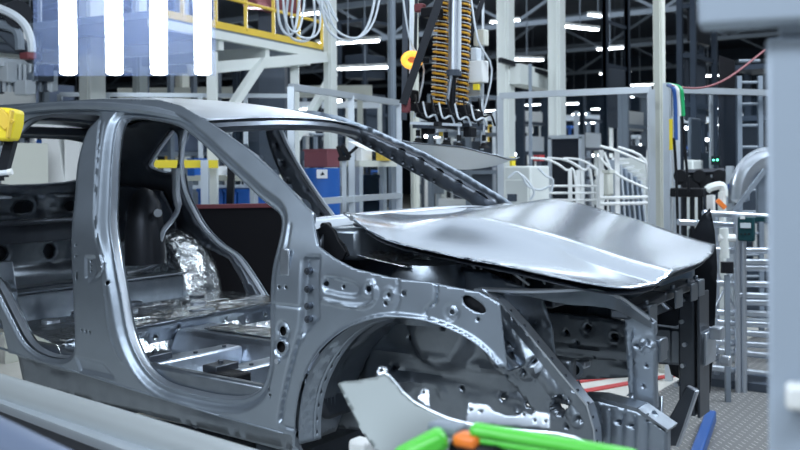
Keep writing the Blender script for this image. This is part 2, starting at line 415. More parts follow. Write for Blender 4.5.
ih = pil_holes([(-1.83, 1.2), (-1.81, 1.1), (-1.70, 1.15), (-1.23, 1.41), (-1.12, 1.355), (-1.0, 1.295), (-.9, 1.235), (-1.30, 1.445), (-1.18, 1.385), (-1.06, 1.325), (-.95, 1.265), (-.84, 1.20), (-.75, 1.14), (-1.40, 1.485)], .010)+pil_holes([(-1.66, 1.0), (-1.66, .9), (-1.83, 1.3), (-1.84, 1.40), (-1.6, .6), (-1.62, .7), (-2.9, 1.1), (-3.1, 1.05), (-3.0, .95), (-3.25, .9), (-3.2, 1.3), (-2.6, 1.555)], .014)
for s in (-1, 1):
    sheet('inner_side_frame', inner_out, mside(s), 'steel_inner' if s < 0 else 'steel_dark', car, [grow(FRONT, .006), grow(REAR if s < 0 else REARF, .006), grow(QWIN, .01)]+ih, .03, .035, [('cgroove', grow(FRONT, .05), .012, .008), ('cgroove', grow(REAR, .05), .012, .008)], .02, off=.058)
# sealing flange that edges each aperture
for s in (-1, 1):
    for nm, ap in (('door_aperture_flange', FRONT), ('door_aperture_flange', REAR if s < 0 else REARF), ('window_aperture_flange', QWIN)):
        mb = MB(); g = resample(ap, .02); n = len(g); a = np.array(g); b = np.array(grow(g, -.010))
        va = np.stack([a[:, 0], s*(SY(a[:, 0], a[:, 1])-.026), a[:, 1]], 1); vb = np.stack([b[:, 0], s*(SY(b[:, 0], b[:, 1])-.046), b[:, 1]], 1)
        vc = np.stack([b[:, 0], s*(SY(b[:, 0], b[:, 1])-.050), b[:, 1]], 1); vd = np.stack([a[:, 0], s*(SY(a[:, 0], a[:, 1])-.062), a[:, 1]], 1)
        vv = list(va)+list(vb)+list(vc)+list(vd)
        mb.add(vv, [(r*n+i, r*n+(i+1) % n, (r+1)*n+(i+1) % n, (r+1)*n+i) for r in range(3) for i in range(n)])
        mb.build(nm, 'alu', car, smooth=True)

# roof
def RZ(x, y):
    x = np.asarray(x, float)
    z = np.interp(x, [-3.6, -3.4, -3.0, -2.4, -2.0, -1.6, -1.35, -1.15, -1.0], [1.50, 1.555, 1.61, 1.64, 1.632, 1.595, 1.55, 1.50, 1.455])
    return z-.055*(np.abs(y)/.58)**2.2
_rx = np.linspace(-3.6, -1.0, 60); _rz = RZ(_rx, 0)
for _ in range(4): _rz = np.convolve(np.pad(_rz, 2, 'edge'), np.ones(5)/5, 'valid')
def RZ(x, y): return np.interp(x, _rx, _rz)-.055*(np.abs(y)/.58)**2.2
def roofmap(U, V, H):
    return np.stack([U, V, RZ(U, V)-H], 1)
hdr = [(-1.22-.0, -.575), (-1.17, -.45), (-1.12, -.2), (-1.11, 0), (-1.12, .2), (-1.17, .45), (-1.22, .575)]
hdr = [(x-.02, y) for x, y in hdr]
def ed(x): return float(SY(x, 1.58))+.01
roofo = hdr+[(x, .555) for x in (-1.4, -1.6, -2.0, -2.5, -3.0)]+[(-3.35, .53), (-3.42, 0), (-3.35, -.53)]+[(x, -.555) for x in (-3.0, -2.5, -2.0, -1.6, -1.4)]
sheet('roof_panel', roofo, roofmap, 'alu', car, [], .04, .003, [('groove', [(-3.2, y), (-1.45, y)], .03, .004) for y in (-.42, .42)])
mb = MB()
for s in (-1, 1):   # ditch rails between roof and side panel
    pts = [(x, s*.565, float(RZ(x, .565))-.012) for x in np.linspace(-3.35, -1.25, 22)]
    m2 = MB(); m2.tube(pts, .022, 8); m2.build('roof_ditch_rail', 'steel', car, smooth=True)
m = MB(); m.tube([(x-.02, y*.97, float(RZ(x, y))-.03) for x, y in hdr], .026, 8); m.build('windshield_header', 'steel_dark', car, smooth=True)
for x in (-1.75, -2.2, -2.65, -3.1):
    m = MB(); ys = np.linspace(-.55, .55, 13)
    for a, b in zip(ys[:-1], ys[1:]): m.bar((x, a, float(RZ(x, a))-.035), (x, b, float(RZ(x, b))-.035), .07, .018)
    m.build('roof_bow', 'steel_dark', car)
m = MB(); m.bar((-3.36, -.52, 1.50), (-3.36, .52, 1.50), .10, .05); m.build('tailgate_header', 'steel_dark', car, bevel=.01)

# tailgate, closed, seen from inside
tg_out = rrect(-.66, .52, .66, 1.50, .12); tg_win = catmull([(-.50, 1.20), (-.52, 1.32), (-.46, 1.44), (0, 1.46), (.46, 1.44), (.52, 1.32), (.50, 1.20), (0, 1.17)], 3)
def tgm(U, V, H): return np.stack([-3.52+.20*np.maximum(0, V-.9)**1.2+H, U, V], 1)
tgf = [('pad', rrect(-.55, .94, -.30, 1.10, .04), .02, .04), ('pad', rrect(-.20, .96, .15, 1.10, .04), .02, .04), ('pad', rrect(.22, .96, .52, 1.10, .04), .02, .04), ('groove', [(-.6, .90), (.6, .90)], .03, .03), ('groove', [(-.1, 1.14), (.3, 1.02), (.55, 1.12)], .02, -.02), ('cgroove', circ((.3, .74), .08, 14), .015, -.02), ('pad', rrect(-.5, .62, .5, .86, .08), .03, -.04), ('cgroove', circ((.2, .98), .05, 12), .02, .015)]
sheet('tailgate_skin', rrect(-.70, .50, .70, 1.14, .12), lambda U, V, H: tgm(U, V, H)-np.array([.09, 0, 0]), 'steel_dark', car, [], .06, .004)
sheet('tailgate', tg_out, tgm, 'steel_inner', car, [tg_win, circ((-.42, 1.02), .05, 12), circ((.05, 1.03), .05, 12, 1.6), circ((.4, 1.03), .04, 12, 1.5), circ((-.1, .75), .06, 12, 1.8), circ((.3, .74), .05, 12)], .03, .03, tgf)
m = MB(); m.bar((-3.42, -.66, .50), (-3.42, .66, .50), .16, .10); m.build('rear_crossmember', 'steel_dark', car, bevel=.015)
m = MB(); m.bar((-3.30, -.62, .95), (-3.30, .62, .95), .10, .03); m.bar((-3.34, -.62, .88), (-3.34, .62, .88), .03, .12); m.build('parcel_shelf_beam', 'steel_dark', car, bevel=.01)

# floor
def floorz(x): return np.interp(x, [-3.5, -2.62, -2.5, -2.15, -1.95, -1.90, -.75, -.55], [.42, .44, .50, .50, .46, .33, .31, .40])
def fl(U, V, H): return np.stack([U, V, floorz(U)-H], 1)
tun = lambda U, V: -.12*(1-sst(.12, .19, np.abs(V)))*sst(-1.93, -1.90, U)
ribs = [('groove', [(-1.85, y), (-1.5, y)], .025, .018) for y in (-.68, -.60, -.52, -.44, -.36, -.28, .3, .4, .5)]+[('groove', [(-1.2, y), (-.8, y)], .025, .018) for y in (-.64, -.54, -.44, -.34, -.26)]
ribs += [('groove', [(x, -.5), (x, -.1)], .02, -.010) for x in (-2.55, -2.62, -2.70)]+[('pad', circ((-2.55, -.4), .10, 16), .03, .02), ('pad', circ((-2.35, .25), .12, 16), .03, .02), ('pad', circ((-1.75, -.02), .1, 16, 1.6), .02, -.02), ('pad', circ((-2.3, -.35), .09, 16), .03, -.02)]
sheet('floor_pan', [(-3.45, -.76), (-2.35, -.79), (-.60, -.79), (-.60, .79), (-2.35, .79), (-3.45, .76)], fl, 'foil', car, [circ((-2.42, -.52), .03, 10), circ((-2.2, -.2), .04, 10), circ((-2.2, .45), .05, 12, .6, 1.8), circ((-1.3, -.3), .02, 8)], .03, .004, ribs)
m = MB(); m.prism([(-1.915, y, z) for y, z in ((-.20, .33), (-.13, .45), (.13, .45), (.20, .33))], (1.35, 0, 0)); m.build('centre_tunnel', 'zinc', car, bevel=.03, seg=3)
m = MB(); m.prism([(-1.75, y, .455) for y in (-.09, .09)]+[(-1.75, .09, .462), (-1.75, -.09, .462)], (.45, 0, 0)); m.build('tunnel_cover_plate', 'foil', car, bevel=.003)
# seat crossmembers (top-hat sections)
def tophat(name, p, q, w, h, mat='zinc'):
    m = MB(); m.bar(p, q, w, h); o = m.build(name, mat, car, bevel=.012)
    return o
for x in (-1.06, -1.46):
    for s in (-1, 1):
        m = MB(); m.bar((x, s*.78, .375), (x, s*.17, .365), .11, .11)
        o = m.build('seat_crossmember', 'zinc', car, bevel=.012)
        m = MB(); m.box((x, s*.66, .445), (.08, .13, .03)); m.cyl((x, s*.66, .455), (x, s*.66, .475), .012, 8); m.build('seat_mount', 'steel_dark', car, bevel=.004)
m = MB(); m.box((-.98, -.70, .385), (.15, .12, .11)); m.build('floor_bracket', 'black', car, bevel=.01)
rh = [circ((y, z), r, 10) for y, z, r in ((-.6, .43, .012), (-.5, .40, .008), (-.42, .44, .010), (-.25, .42, .014), (-.1, .45, .008), (.1, .42, .012), (.25, .44, .010), (.4, .42, .012), (.55, .43, .010), (-.68, .41, .010))]
sheet('rear_floor_riser', [(-.78, .33), (.78, .33), (.78, .475), (.5, .49), (.0, .495), (-.5, .49), (-.78, .475)], xplane(-1.925, -1), 'steel_inner', car, rh, .02, .004, [('pad', rrect(-.58, .36, -.30, .46, .02), .015, .012), ('pad', rrect(.12, .36, .36, .46, .02), .015, .012), ('groove', [(-.78, .465), (.78, .475)], .012, -.012)])
m = MB(); m.bar((-1.935, -.78, .488), (-1.935, .78, .50), .05, .006); m.build('riser_flange', 'foil', car)
for k, (x, y, ln) in enumerate(((-2.05, -.6, .16), (-2.12, -.35, .20), (-2.05, .1, .14), (-2.15, .4, .22), (-2.28, -.62, .14), (-2.4, -.05, .18))):
    m = MB(); m.bar((x, y, .497), (x+.03, y+ln, .497), .04, .014); m.build('floor_stiffener', 'foil' if k % 2 else 'steel_inner', car, bevel=.005)
for k, (x, y) in enumerate(((-1.06, -.68), (-1.06, -.5), (-1.06, -.32), (-1.46, -.66), (-1.46, -.44), (-1.46, -.26))):
    m = MB(); m.cyl((x+.02, y, .425), (x+.02, y, .433), .010, 10); m.build('crossmember_nut', 'steel_dark', car)
m = MB(); m.bar((-2.66, -.60, .54), (-2.66, .60, .54), .06, .15); m.bar((-2.66, -.60, .625), (-2.66, .60, .625), .10, .012); m.build('rear_seat_crossmember', 'steel_inner', car, bevel=.01)
for s in (-1, 1):
    m = MB(); m.bar((-2.2, s*.765, .36), (-.55, s*.765, .33), .05, .20); m.build('inner_sill', 'steel_inner', car, bevel=.012)
# rear wheelhouses
def dome(name, c, r, ln, s, mat, z0=.36, parent=None):
    m = MB(); N = 24; K = 10; vs = []; fs = []
    for i in range(N+1):
        a = math.pi*i/N
        for k in range(K+1):
            t = k/(K-4); rr = r*(1-.14*min(t, 1)**3); y = c[1]+s*(-ln*min(t, 1)-.02*max(0, t-1))
            if t > 1: rr = r*(.84, .80, .5, .2)[k-(K-3)]
            vs.append((c[0]+rr*math.cos(a), y, max(z0, c[2]+rr*math.sin(a)*1.02)))
    for i in range(N):
        for k in range(K): a = i*(K+1)+k; fs.append((a, a+1, a+K+2, a+K+1))
    m.add(vs, fs); o = m.build(name, mat, parent or car, smooth=True)
    sd = o.modifiers.new('g', 'SOLIDIFY'); sd.thickness = .004; return o
dome('rear_wheelhouse', (-2.98, .80, .44), .47, .22, 1, 'foil')
dome('rear_wheelhouse', (-3.05, -.80, .44), .45, .22, -1, 'steel_inner')
# inner quarter panels: pressed structure in the rear corner
for s in (-1, 1):
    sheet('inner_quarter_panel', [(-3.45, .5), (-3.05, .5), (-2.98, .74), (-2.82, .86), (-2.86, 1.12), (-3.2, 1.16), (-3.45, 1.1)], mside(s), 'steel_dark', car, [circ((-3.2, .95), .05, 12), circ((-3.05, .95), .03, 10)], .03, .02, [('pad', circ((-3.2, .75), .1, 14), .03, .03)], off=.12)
    P = [at(x, y, 5.72) for x, y in ((176, 168), (176, 192), (178, 208), (172, 220), (164, 230), (160, 243), (161, 256), (152, 266), (128, 273))]
    P = [np.array([p[0], s*p[1], p[2]]) for p in P]; m = MB(); m.tube(catmull(P, 4, False), [.024]*8+[.016]*12+[.012]*13, 8)
    if s > 0: m.build('quarter_pillar_brace', 'alu' if s > 0 else 'steel_inner', car, smooth=True)
# firewall and cowl
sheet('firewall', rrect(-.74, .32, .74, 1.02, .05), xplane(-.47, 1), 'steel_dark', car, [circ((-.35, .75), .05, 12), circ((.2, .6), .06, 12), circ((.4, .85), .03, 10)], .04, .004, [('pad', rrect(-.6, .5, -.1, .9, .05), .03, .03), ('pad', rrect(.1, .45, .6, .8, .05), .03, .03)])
cow = lambda y, dx=0: (-.50+.12*(1-(y/.74)**2)+dx)
def cowlmap(U, V, H):   # U = y, V = 0..1 across
    xx = -.50+.14*(1-(U/.74)**2)
    x = xx-.13+.115*V; z = 1.07+.025*(1-(U/.74)**2)-.025*V-.03*np.abs(V-.4)**1.3
    return np.stack([x, U, z-H], 1)
sheet('cowl_panel', [(-.74, 0), (.74, 0), (.74, 1), (-.74, 1)], cowlmap, 'alu', car, [], .045, .003, [('groove', [(-.7, .45), (.7, .45)], .12, .012)])
m = MB(); m.bar((-.42, -.70, .98), (-.42, .70, .98), .20, .12); m.build('cowl_box', 'steel_inner', car, bevel=.02)
# front structure -------------------------------------------------
def wheelhouse_map(s):   # U angle 0..1 round the arch, V 0..1 inboard
    A = np.array(ARCH)
    def f(U, V, H):
        t = U*(len(A)-1); i = np.clip(t.astype(int), 0, len(A)-2); fr = (t-i)[:, None]; p = A[i]*(1-fr)+A[i+1]*fr
        c = np.array([-.08, .38]); d = p-c; p = c+d*(1-.03*V[:, None]-H[:, None]*2)
        y = SY(p[:, 0], p[:, 1])-.012-V*.36
        return np.stack([p[:, 0], s*y, p[:, 1]], 1)
    return f
for s in (-1, 1):
    sheet('front_wheelhouse', [(0, 0), (1, 0), (1, .55), (.8, .9), (.55, 1), (.2, 1), (0, .8)], wheelhouse_map(s), 'steel_inner', car, [], .035, .003, [('groove', [(u, .08), (u, .5)], .03, .012) for u in (.72, .78, .84, .9, .66)]+[('groove', [(0, .14), (1, .14)], .04, -.012), ('pad', circ((.6, .55), .12, 12), .05, .02)])
    ih2 = [circ(c, r, 10) for c, r in (((-.22, .62), .012), ((-.05, .68), .010), ((.13, .66), .020), ((.13, .70), .008), ((-.3, .5), .010), ((.22, .6), .012), ((.0, .46), .008), ((.17, .45), .012), ((.27, .44), .012))]
    sheet('apron_inner_panel', [(-.66, .22), (-.3, .25), (.36, .36), (.38, .55), (.36, .72), (.32, .82), (.1, .89), (-.2, .92), (-.42, .97), (-.60, .9)], yplane(s*.50, s), 'steel_inner', car, ih2, .02, .004,
          [('pad', circ((-.08, .66), .15, 18), .04, -.05), ('cgroove', circ((.13, .66), .035, 12), .010, -.010), ('groove', [(-.4, .56), (.4, .54)], .016, -.012), ('groove', [(-.4, .50), (.4, .47)], .012, .010), ('groove', [(-.30, .46), (-.1, .45), (-.08, .42)], .010, -.010), ('groove', [(.02, .42), (.30, .40)], .010, -.010), ('cgroove', circ((.17, .45), .026, 12), .008, -.010), ('cgroove', circ((.27, .44), .024, 12), .008, -.010), ('groove', [(.32, .40), (.32, .72)], .015, -.014), ('groove', [(-.34, .62), (-.30, .8)], .02, .015), ('pad', circ((-.30, .45), .07, 14, 1.3, .8), .03, -.03)], .008)
    m = MB(); c = (-.12, s*.53, 0)
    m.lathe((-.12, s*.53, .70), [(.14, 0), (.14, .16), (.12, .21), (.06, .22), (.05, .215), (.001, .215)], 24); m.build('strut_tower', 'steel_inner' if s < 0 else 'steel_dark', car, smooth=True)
    rh = [circ((x, z), r, 10) for x, z, r in ((-.15, .55, .010), (.0, .53, .012), (.1, .56, .014), (.22, .53, .016), (.33, .53, .012), (.05, .49, .008), (.28, .56, .008), (-.3, .52, .01), (.40, .50, .010))]
    xe = .40 if s < 0 else .50
    rh = [h for h in rh if max(q[0] for q in h) < xe-.02]
    sheet('front_side_rail', [(-.50, .40), (xe, .44), (xe, .59), (-.50, .62)], yplane(s*.42, s), 'steel_inner', car, rh, .013, .05, [('cgroove', circ((.1, .56), .03, 12), .008, -.005), ('cgroove', circ((.22, .53), .034, 12), .008, -.005), ('groove', [(-.4, .45), (.35, .47)], .01, .006)], .008)
# near upper apron rail, sloping down to the front
dr = lambda pts: [(onp(*p, 1, -.66)[0], onp(*p, 1, -.66)[2]) for p in pts]
d_out = dr([(480, 289), (500, 297), (520, 318), (548, 352), (572, 380), (590, 402), (600, 425), (600, 447), (572, 447), (552, 430), (536, 408), (520, 388), (506, 374), (494, 362), (482, 342)])
d_holes = [circ(c, r, 12) for c, r in zip(dr([(562, 405), (528, 370), (516, 354), (536, 362), (500, 330), (548, 425), (570, 425), (580, 418)]), (.026, .010, .010, .006, .012, .008, .007, .007))]+[circ(c, .006, 8) for c in dr([(510, 375), (520, 388), (530, 400), (540, 412), (500, 365)])]
sheet('upper_apron_rail', d_out, yplane(-.66, -1), 'steel_inner', car, d_holes, .012, .05, [('groove', dr([(500, 318), (552, 382), (580, 420)]), .02, -.010), ('pad', dr([(505, 340), (530, 352), (545, 370), (530, 380), (512, 365)]), .012, -.010), ('cgroove', circ(dr([(562, 405)])[0], .036, 14), .008, .005)], .006)
m = MB(); e = [onp(*p, 1, -.69) for p in [(484, 289), (502, 300), (525, 325), (548, 353), (572, 382), (590, 404), (597, 428), (598, 446)]]
for a, b in zip(e[:-1], e[1:]): m.bar(a, b, .05, .006, upv=(.5, 0, 1))
m.build('apron_rail_flange', 'alu', car)
for t in np.linspace(.04, .96, 12):
    i = t*(len(e)-1); k = min(int(i), len(e)-2); p = e[k]*(1-(i-k))+e[k+1]*(i-k); m = MB(); m.cyl(p+np.array([0, -.012, .0]), p+np.array([0, -.012, .007]), .006, 8)
    m.build('weld_nut', 'steel_dark', car)
# curved headlamp support
m = MB(); cb = [onp(*p, 1, yy) for p, yy in [((478, 289), -.68), ((500, 290), -.68), ((530, 291), -.66), ((562, 290), -.63), ((590, 289), -.60), ((612, 294), -.57), ((630, 305), -.53), ((648, 318), -.50)]]
cb = [np.array(p) for p in catmull(cb, 4, False)]
for a, b in zip(cb[:-1], cb[1:]): m.bar(a, b+(b-a)*.05, .055, .008)
m.build('headlamp_support', 'alu', car)
m = MB(); vs = []
for p in cb: vs += [p+np.array([0, .03, 0]), p+np.array([0, .03, -.055*math.sin(math.pi*min(1, max(.1, (p[0]-.3)/.5)))-.004])]
m.add(vs, [(2*i, 2*i+1, 2*i+3, 2*i+2) for i in range(len(cb)-1)]); o = m.build('headlamp_support_web', 'steel_inner', car); sd = o.modifiers.new('g', 'SOLIDIFY'); sd.thickness = .004
# near front lower member, ribbed
lm = lambda pts, y=-.56: [(onp(*p, 1, y)[0], onp(*p, 1, y)[2]) for p in pts]
lo = lm([(586, 398), (600, 399), (640, 410), (668, 428), (668, 452), (640, 462), (588, 456)])
x0 = lo[0][0]
sheet('lower_side_member', lo, yplane(-.56, -1), 'steel', car, [circ(c, .006, 8) for c in lm([(620, 420), (632, 424), (650, 435)])], .010, .05, [('groove', lm([(px, 404+(px-590)*.25), (px, 450)]), .010, .018) for px in (594, 603, 613, 625, 637, 650)], .006)
m = MB(); t = [onp(*p, 1, -.54) for p in [(584, 396), (604, 397), (642, 407), (672, 428)]]
for a, b in zip(t[:-1], t[1:]): m.bar(a, b, .09, .012)
m.build('lower_member_flange', 'steel_inner', car)
# radiator support uprights
up1 = [(onp(*p, 1, -.45)[0], onp(*p, 1, -.45)[2]) for p in [(626, 305), (640, 312), (655, 322), (657, 350), (656, 380), (657, 408), (640, 406), (631, 400), (628, 350)]]
sheet('radiator_upright', up1, yplane(-.45, -1), 'steel', car, [circ((onp(*p, 1, -.45)[0], onp(*p, 1, -.45)[2]), .005, 8) for p in [(640, 345), (648, 365), (636, 362), (645, 385), (650, 340)]], .010, .035, [('groove', [(onp(*p, 1, -.45)[0], onp(*p, 1, -.45)[2]) for p in [(633, 330), (636, 400)]], .008, .010), ('cgroove', circ((onp(640, 345, 1, -.45)[0], onp(640, 345, 1, -.45)[2]), .018, 12), .007, -.008), ('cgroove', circ((onp(650, 340, 1, -.45)[0], onp(650, 340, 1, -.45)[2]), .016, 12), .007, -.008)], .005)
m = MB(); m.box((.69, -.40, .655), (.05, .07, .075)); m.box((.69, -.36, .655), (.012, .12, .045)); m.build('radiator_bracket', 'steel_inner', car, bevel=.005)
up2 = [(-.02, .73), (.07, .75), (.08, .55), (.07, .34), (.05, .24), (-.03, .26), (-.02, .5)]
m = MB(); m.box((.55, .40, .50), (.07, .11, .50)); m.build('radiator_upright', 'steel_dark', car, bevel=.01)
m = MB(); m.box((.60, .40, .50), (.012, .13, .50))
m.build('radiator_upright_face', 'steel_dark', car, bevel=.003)
# upper crossbeam of the radiator support under the hood edge
m = MB(); Z0 = 0
for a, b in (((.60, -.50, .775), (.62, -.2, .80)), ((.62, -.2, .80), (.60, .15, .80)), ((.60, .15, .80), (.54, .42, .78))): m.bar(a, b, .07, .035)
m.build('radiator_upper_beam', 'steel_dark', car, bevel=.008)
for i, (x, y, z) in enumerate(((.64, -.36, .79), (.65, -.12, .815), (.63, .12, .81), (.59, .34, .80))):
    m = MB(); m.box((x, y, z), (.05, .075, .010)); m.box((x+.022, y, z-.03), (.008, .075, .06)); m.cyl((x, y, z), (x, y, z+.02), .010, 8); m.build('hood_stop_bracket', 'steel_inner', car, bevel=.003)
m = MB()
for a, b in (((.60, -.42, .30), (.58, -.2, .28)), ((.58, -.2, .28), (.57, .2, .27)), ((.57, .2, .27), (.52, .44, .28))): m.bar(a, b, .05, .05)
m.build('radiator_lower_beam', 'steel_dark', car, bevel=.008)
m = MB(); m.bar((.72, -.48, .26), (.66, -.30, .46), .03, .07); m.build('lower_corner_brace', 'steel_inner', car, bevel=.006)
m = MB(); m.box((.54, .44, .52), (.14, .14, .15)); m.build('crash_box', 'steel_inner', car, bevel=.012)
m = MB(); m.box((.615, .44, .52), (.014, .13, .13)); m.build('crash_box_flange', 'alu', car, bevel=.004)
m = MB(); m.box((.645, .44, .58), (.05, .06, .05)); m.build('bumper_bracket', 'alu', car, bevel=.006)
m = MB(); m.cyl((.66, .44, .47), (.70, .44, .47), .022, 12); m.build('bumper_mount', 'alu', car, bevel=.006)
# far fender still on the car
sheet('far_fender', [(-.40, .90), (-.40, .88), (-.42, .80), (-.40, .62), (-.33, .76), (-.12, .80), (.10, .74), (.24, .58), (.32, .30), (.42, .06+.2), (.50, .24), (.52, .5), (.535, .8), (.53, .97), (.515, 1.07), (.48, 1.04), (.42, .94), (.1, .90), (-.2, .90)], lambda U, V, H: np.stack([U, .86-.06*np.maximum(0, U)-.15*np.maximum(0, V-.85)-H, V], 1), 'black_metal', car, [], .03, .004)

# hood
_he = np.array([(-.56, 1.13), (-.42, 1.10), (-.34, 1.065)] + [(-0.219, 1.0), (-0.039, 0.973), (0.146, 0.947), (0.341, 0.931), (0.584, 0.9), (0.704, 0.893)] + [(.80, .86)])
_hx = np.linspace(-.7, .95, 80); _hz = np.interp(_hx, _he[:, 0], _he[:, 1])
for _ in range(2): _hz = np.convolve(np.pad(_hz, 3, 'edge'), np.ones(7)/7, 'valid')
def HZ(x, y):
    base = np.interp(x, _hx, _hz); a = np.abs(y)
    inner = .44-.12*(x+.4)
    x = np.asarray(x); K = 1-sst(inner-.02, .74, a)
    return base+(-.03+.125*sst(-.45, -.03, x))*K-.092*sst(.0, .8, x)*np.clip((y+.75)/.3, 0, 1)+.06*sst(-.35, -.08, x)*np.clip((y+.7)/1.4, 0, 1)
ho = catmull([(-.45, -.60), (-.415, -.66), (-.33, -.685), (-.24, -.70), (-.05, -.705), (.30, -.70), (.52, -.685), (.64, -.645)], 4, False)+catmull([(.68, -.58), (.715, -.42), (.73, -.2), (.73, 0), (.70, .22), (.64, .42), (.56, .56)], 4, False)+catmull([(.50, .63), (.25, .69), (-.05, .705), (-.36, .71)], 4, False)+catmull([(-.42, .60), (-.45, .4), (-.46, .15), (-.46, -.15), (-.45, -.4)], 4, False)
hood = sheet('hood', ho, lambda U, V, H: np.stack([U, V, HZ(U, V)-H], 1), 'hood_alu', car, [], .02, .004)
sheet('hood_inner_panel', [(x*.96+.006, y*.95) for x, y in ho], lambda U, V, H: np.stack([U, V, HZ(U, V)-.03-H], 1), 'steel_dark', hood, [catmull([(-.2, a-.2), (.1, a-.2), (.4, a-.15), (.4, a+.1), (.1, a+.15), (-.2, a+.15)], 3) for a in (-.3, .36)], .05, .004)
for s in (-1, 1):
    hpl = [onp(*p, 1, -.70) for p in [(319, 229), (328, 223), (336, 230), (340, 240), (348, 252), (344, 260), (333, 261), (325, 250)]]
    m = MB(); m.prism([(p[0], s*.70, p[2]) for p in hpl], (0, s*.012, 0)); a_ = [np.array([p[0], s*.69, p[2]]) for p in (onp(326, 226, 1, -.69), onp(346, 246, 1, -.69), onp(350, 256, 1, -.69), onp(330, 258, 1, -.69))]
    m.bar(a_[0], a_[1], .03, .018); m.bar(a_[1], a_[2], .03, .018); m.bar(a_[0], a_[3], .028, .014)
    m.cyl(a_[0]+[0, s*.02, 0], a_[0]-[0, s*.02, 0], .014, 12); m.cyl(a_[3]+[0, s*.02, 0], a_[3]-[0, s*.02, 0], .010, 12)
    m.build('hood_hinge', 'black', car, bevel=.003)
# door hinge nuts on the pillar
for py in (271, 289, 306, 319):
    p = near(309, py, off=.01); m = MB(); m.cyl(p+np.array([0, -.012, 0]), p+np.array([0, .02, 0]), .013, 10); m.cyl(p+np.array([0, -.02, 0]), p+np.array([0, -.01, 0]), .007, 8); m.build('hinge_bolt', 'steel_dark', car)
p = near(286, 262); m = MB(); m.box(p+np.array([0, -.004, 0]), (.045, .012, .10)); m.build('door_check_plate', 'zinc', car, bevel=.005)
for px, py in ((278, 361), (353, 218)):
    p = near(px, py); m = MB(); m.cyl(p+np.array([0, -.01, 0]), p, .010, 10); m.build('weld_nut', 'alu', car)
# engine mount bracket, cables and boxes in the engine bay
m = MB(); m.bar(onp(538, 366, 1, .1), onp(588, 364, 1, .1), .06, .03); m.build('mount_bracket', 'alu', car, bevel=.008)
m = MB(); m.cyl(onp(574, 370, 1, .02), onp(574, 370, 1, .14), .036, 16); m.build('mount_bushing', 'alu', car, smooth=True)
m = MB(); m.cyl(onp(574, 370, 1, .015), onp(574, 370, 1, .03), .022, 16); m.build('bushing_core', 'black', car, smooth=True)
rn = random.Random(3)
for k in range(9):
    x = -.30+.065*k+.03*rn.random(); y = -.48+.06*(k % 5); z0 = .86+.02*(k % 3)
    w_ = .04+.16*rn.random(); pts = [(x, y, z0-.08), (x+.2*w_, y+.01, z0+.02+.04*rn.random()), (x+.6*w_, y-.05*rn.random(), z0+.06*rn.random()), (x+w_, y+.06*rn.random(), z0-.06)]
    m = MB(); m.tube(catmull(pts, 5, False), .005 if k % 3 else .008, 6); m.build('wiring_cable', ('black', 'hose_grey', 'alu')[k % 3], car, smooth=True)
for (x, y, z, a, b_, h, mt) in ((-.18, -.30, .88, .10, .14, .08, 'steel_inner'), (.02, -.20, .84, .12, .16, .12, 'black_metal'), (.22, -.28, .80, .14, .12, .10, 'steel_dark'), (.12, .1, .84, .2, .2, .1, 'steel_inner'), (-.26, .2, .9, .16, .2, .08, 'steel_dark')):
    m = MB(); m.box((x, y, z), (a, b_, h)); m.box((x, y, z+h/2+.008), (a*.7, b_*.6, .016)); m.build('engine_bay_module', mt, car, bevel=.012)
sheet('cowl_side_panel', [(-.42, -.70), (-.12, -.68), (-.08, -.45), (-.42, -.30)], lambda U, V, H: np.stack([U, V, .955-.16*(U+.42)-H], 1), 'foil', car, [circ((-.3, -.55), .02, 10)], .02, .004, [('groove', [(-.36, -.66), (-.2, -.5), (-.14, -.5)], .02, -.015), ('pad', circ((-.2, -.6), .05, 12), .02, .02)])
# dark housing in the far rear corner
m = MB(); c = at(146, 264, 5.75); m.tube([c, c+np.array([-.01, 0, .22]), c+np.array([-.03, .02, .36]), c+np.array([-.05, .03, .43]), c+np.array([-.05, .03, .46])], [.125, .115, .095, .06, .01], 20)
m.build('rear_strut_cover', 'black_metal', car, smooth=True)
m = MB(); m.cyl(at(158, 213, 5.66), at(158, 213, 5.72), .025, 12); m.build('strut_nut', 'alu', car)
# pressed tray and lock details on the centre and rear pillars
m = MB(); c = onp(5, 292, 1, -.74); m.cyl(c, c+np.array([0, .03, 0]), .055, 16); m.cyl(c-np.array([0, .012, 0]), c, .028, 12); m.build('latch_boss', 'steel_inner', car, smooth=True)
m = MB(); m.bar(onp(2, 262, 1, -.70), onp(10, 318, 1, -.74), .10, .03); m.build('rear_pillar_brace', 'steel_inner', car, bevel=.01)
for k, (x, y) in enumerate(((-2.35, -.55), (-2.45, -.30), (-2.3, -.1), (-2.5, .1), (-2.2, .3), (-2.42, .5))):
    m = MB(); m.cyl((x, y, .50), (x, y, .515), .045, 14); m.build('floor_grommet', 'steel_dark' if k % 2 else 'alu', car, smooth=True)
m = MB(); m.prism([onp(*p, 1, -.12) for p in [(686, 386), (697, 391), (686, 424), (678, 446), (664, 446), (669, 418)]], (0, .03, 0)); m.build('lower_corner_plate', 'steel_dark', car, bevel=.004)
m = MB(); e_ = [onp(*p, 1, -.13) for p in [(697, 391), (686, 424), (678, 446)]]; m.bar(e_[0], e_[1], .03, .008); m.bar(e_[1], e_[2], .03, .008); m.build('corner_plate_flange', 'alu', car)
for x, y in ((683, 300), (681, 322), (684, 345), (682, 366), (676, 385)):
    p = onp(x, y, 1, .33); m = MB(); m.cyl(p, p+np.array([0, .03, 0]), .009, 10); m.build('upright_nut', 'alu', car)
for x, y in ((641, 352), (647, 349), (650, 357)):
    p = onp(x, y, 1, -.47); m = MB(); m.cyl(p, p+np.array([0, .02, 0]), .012, 12); m.build('upright_nut', 'steel', car)

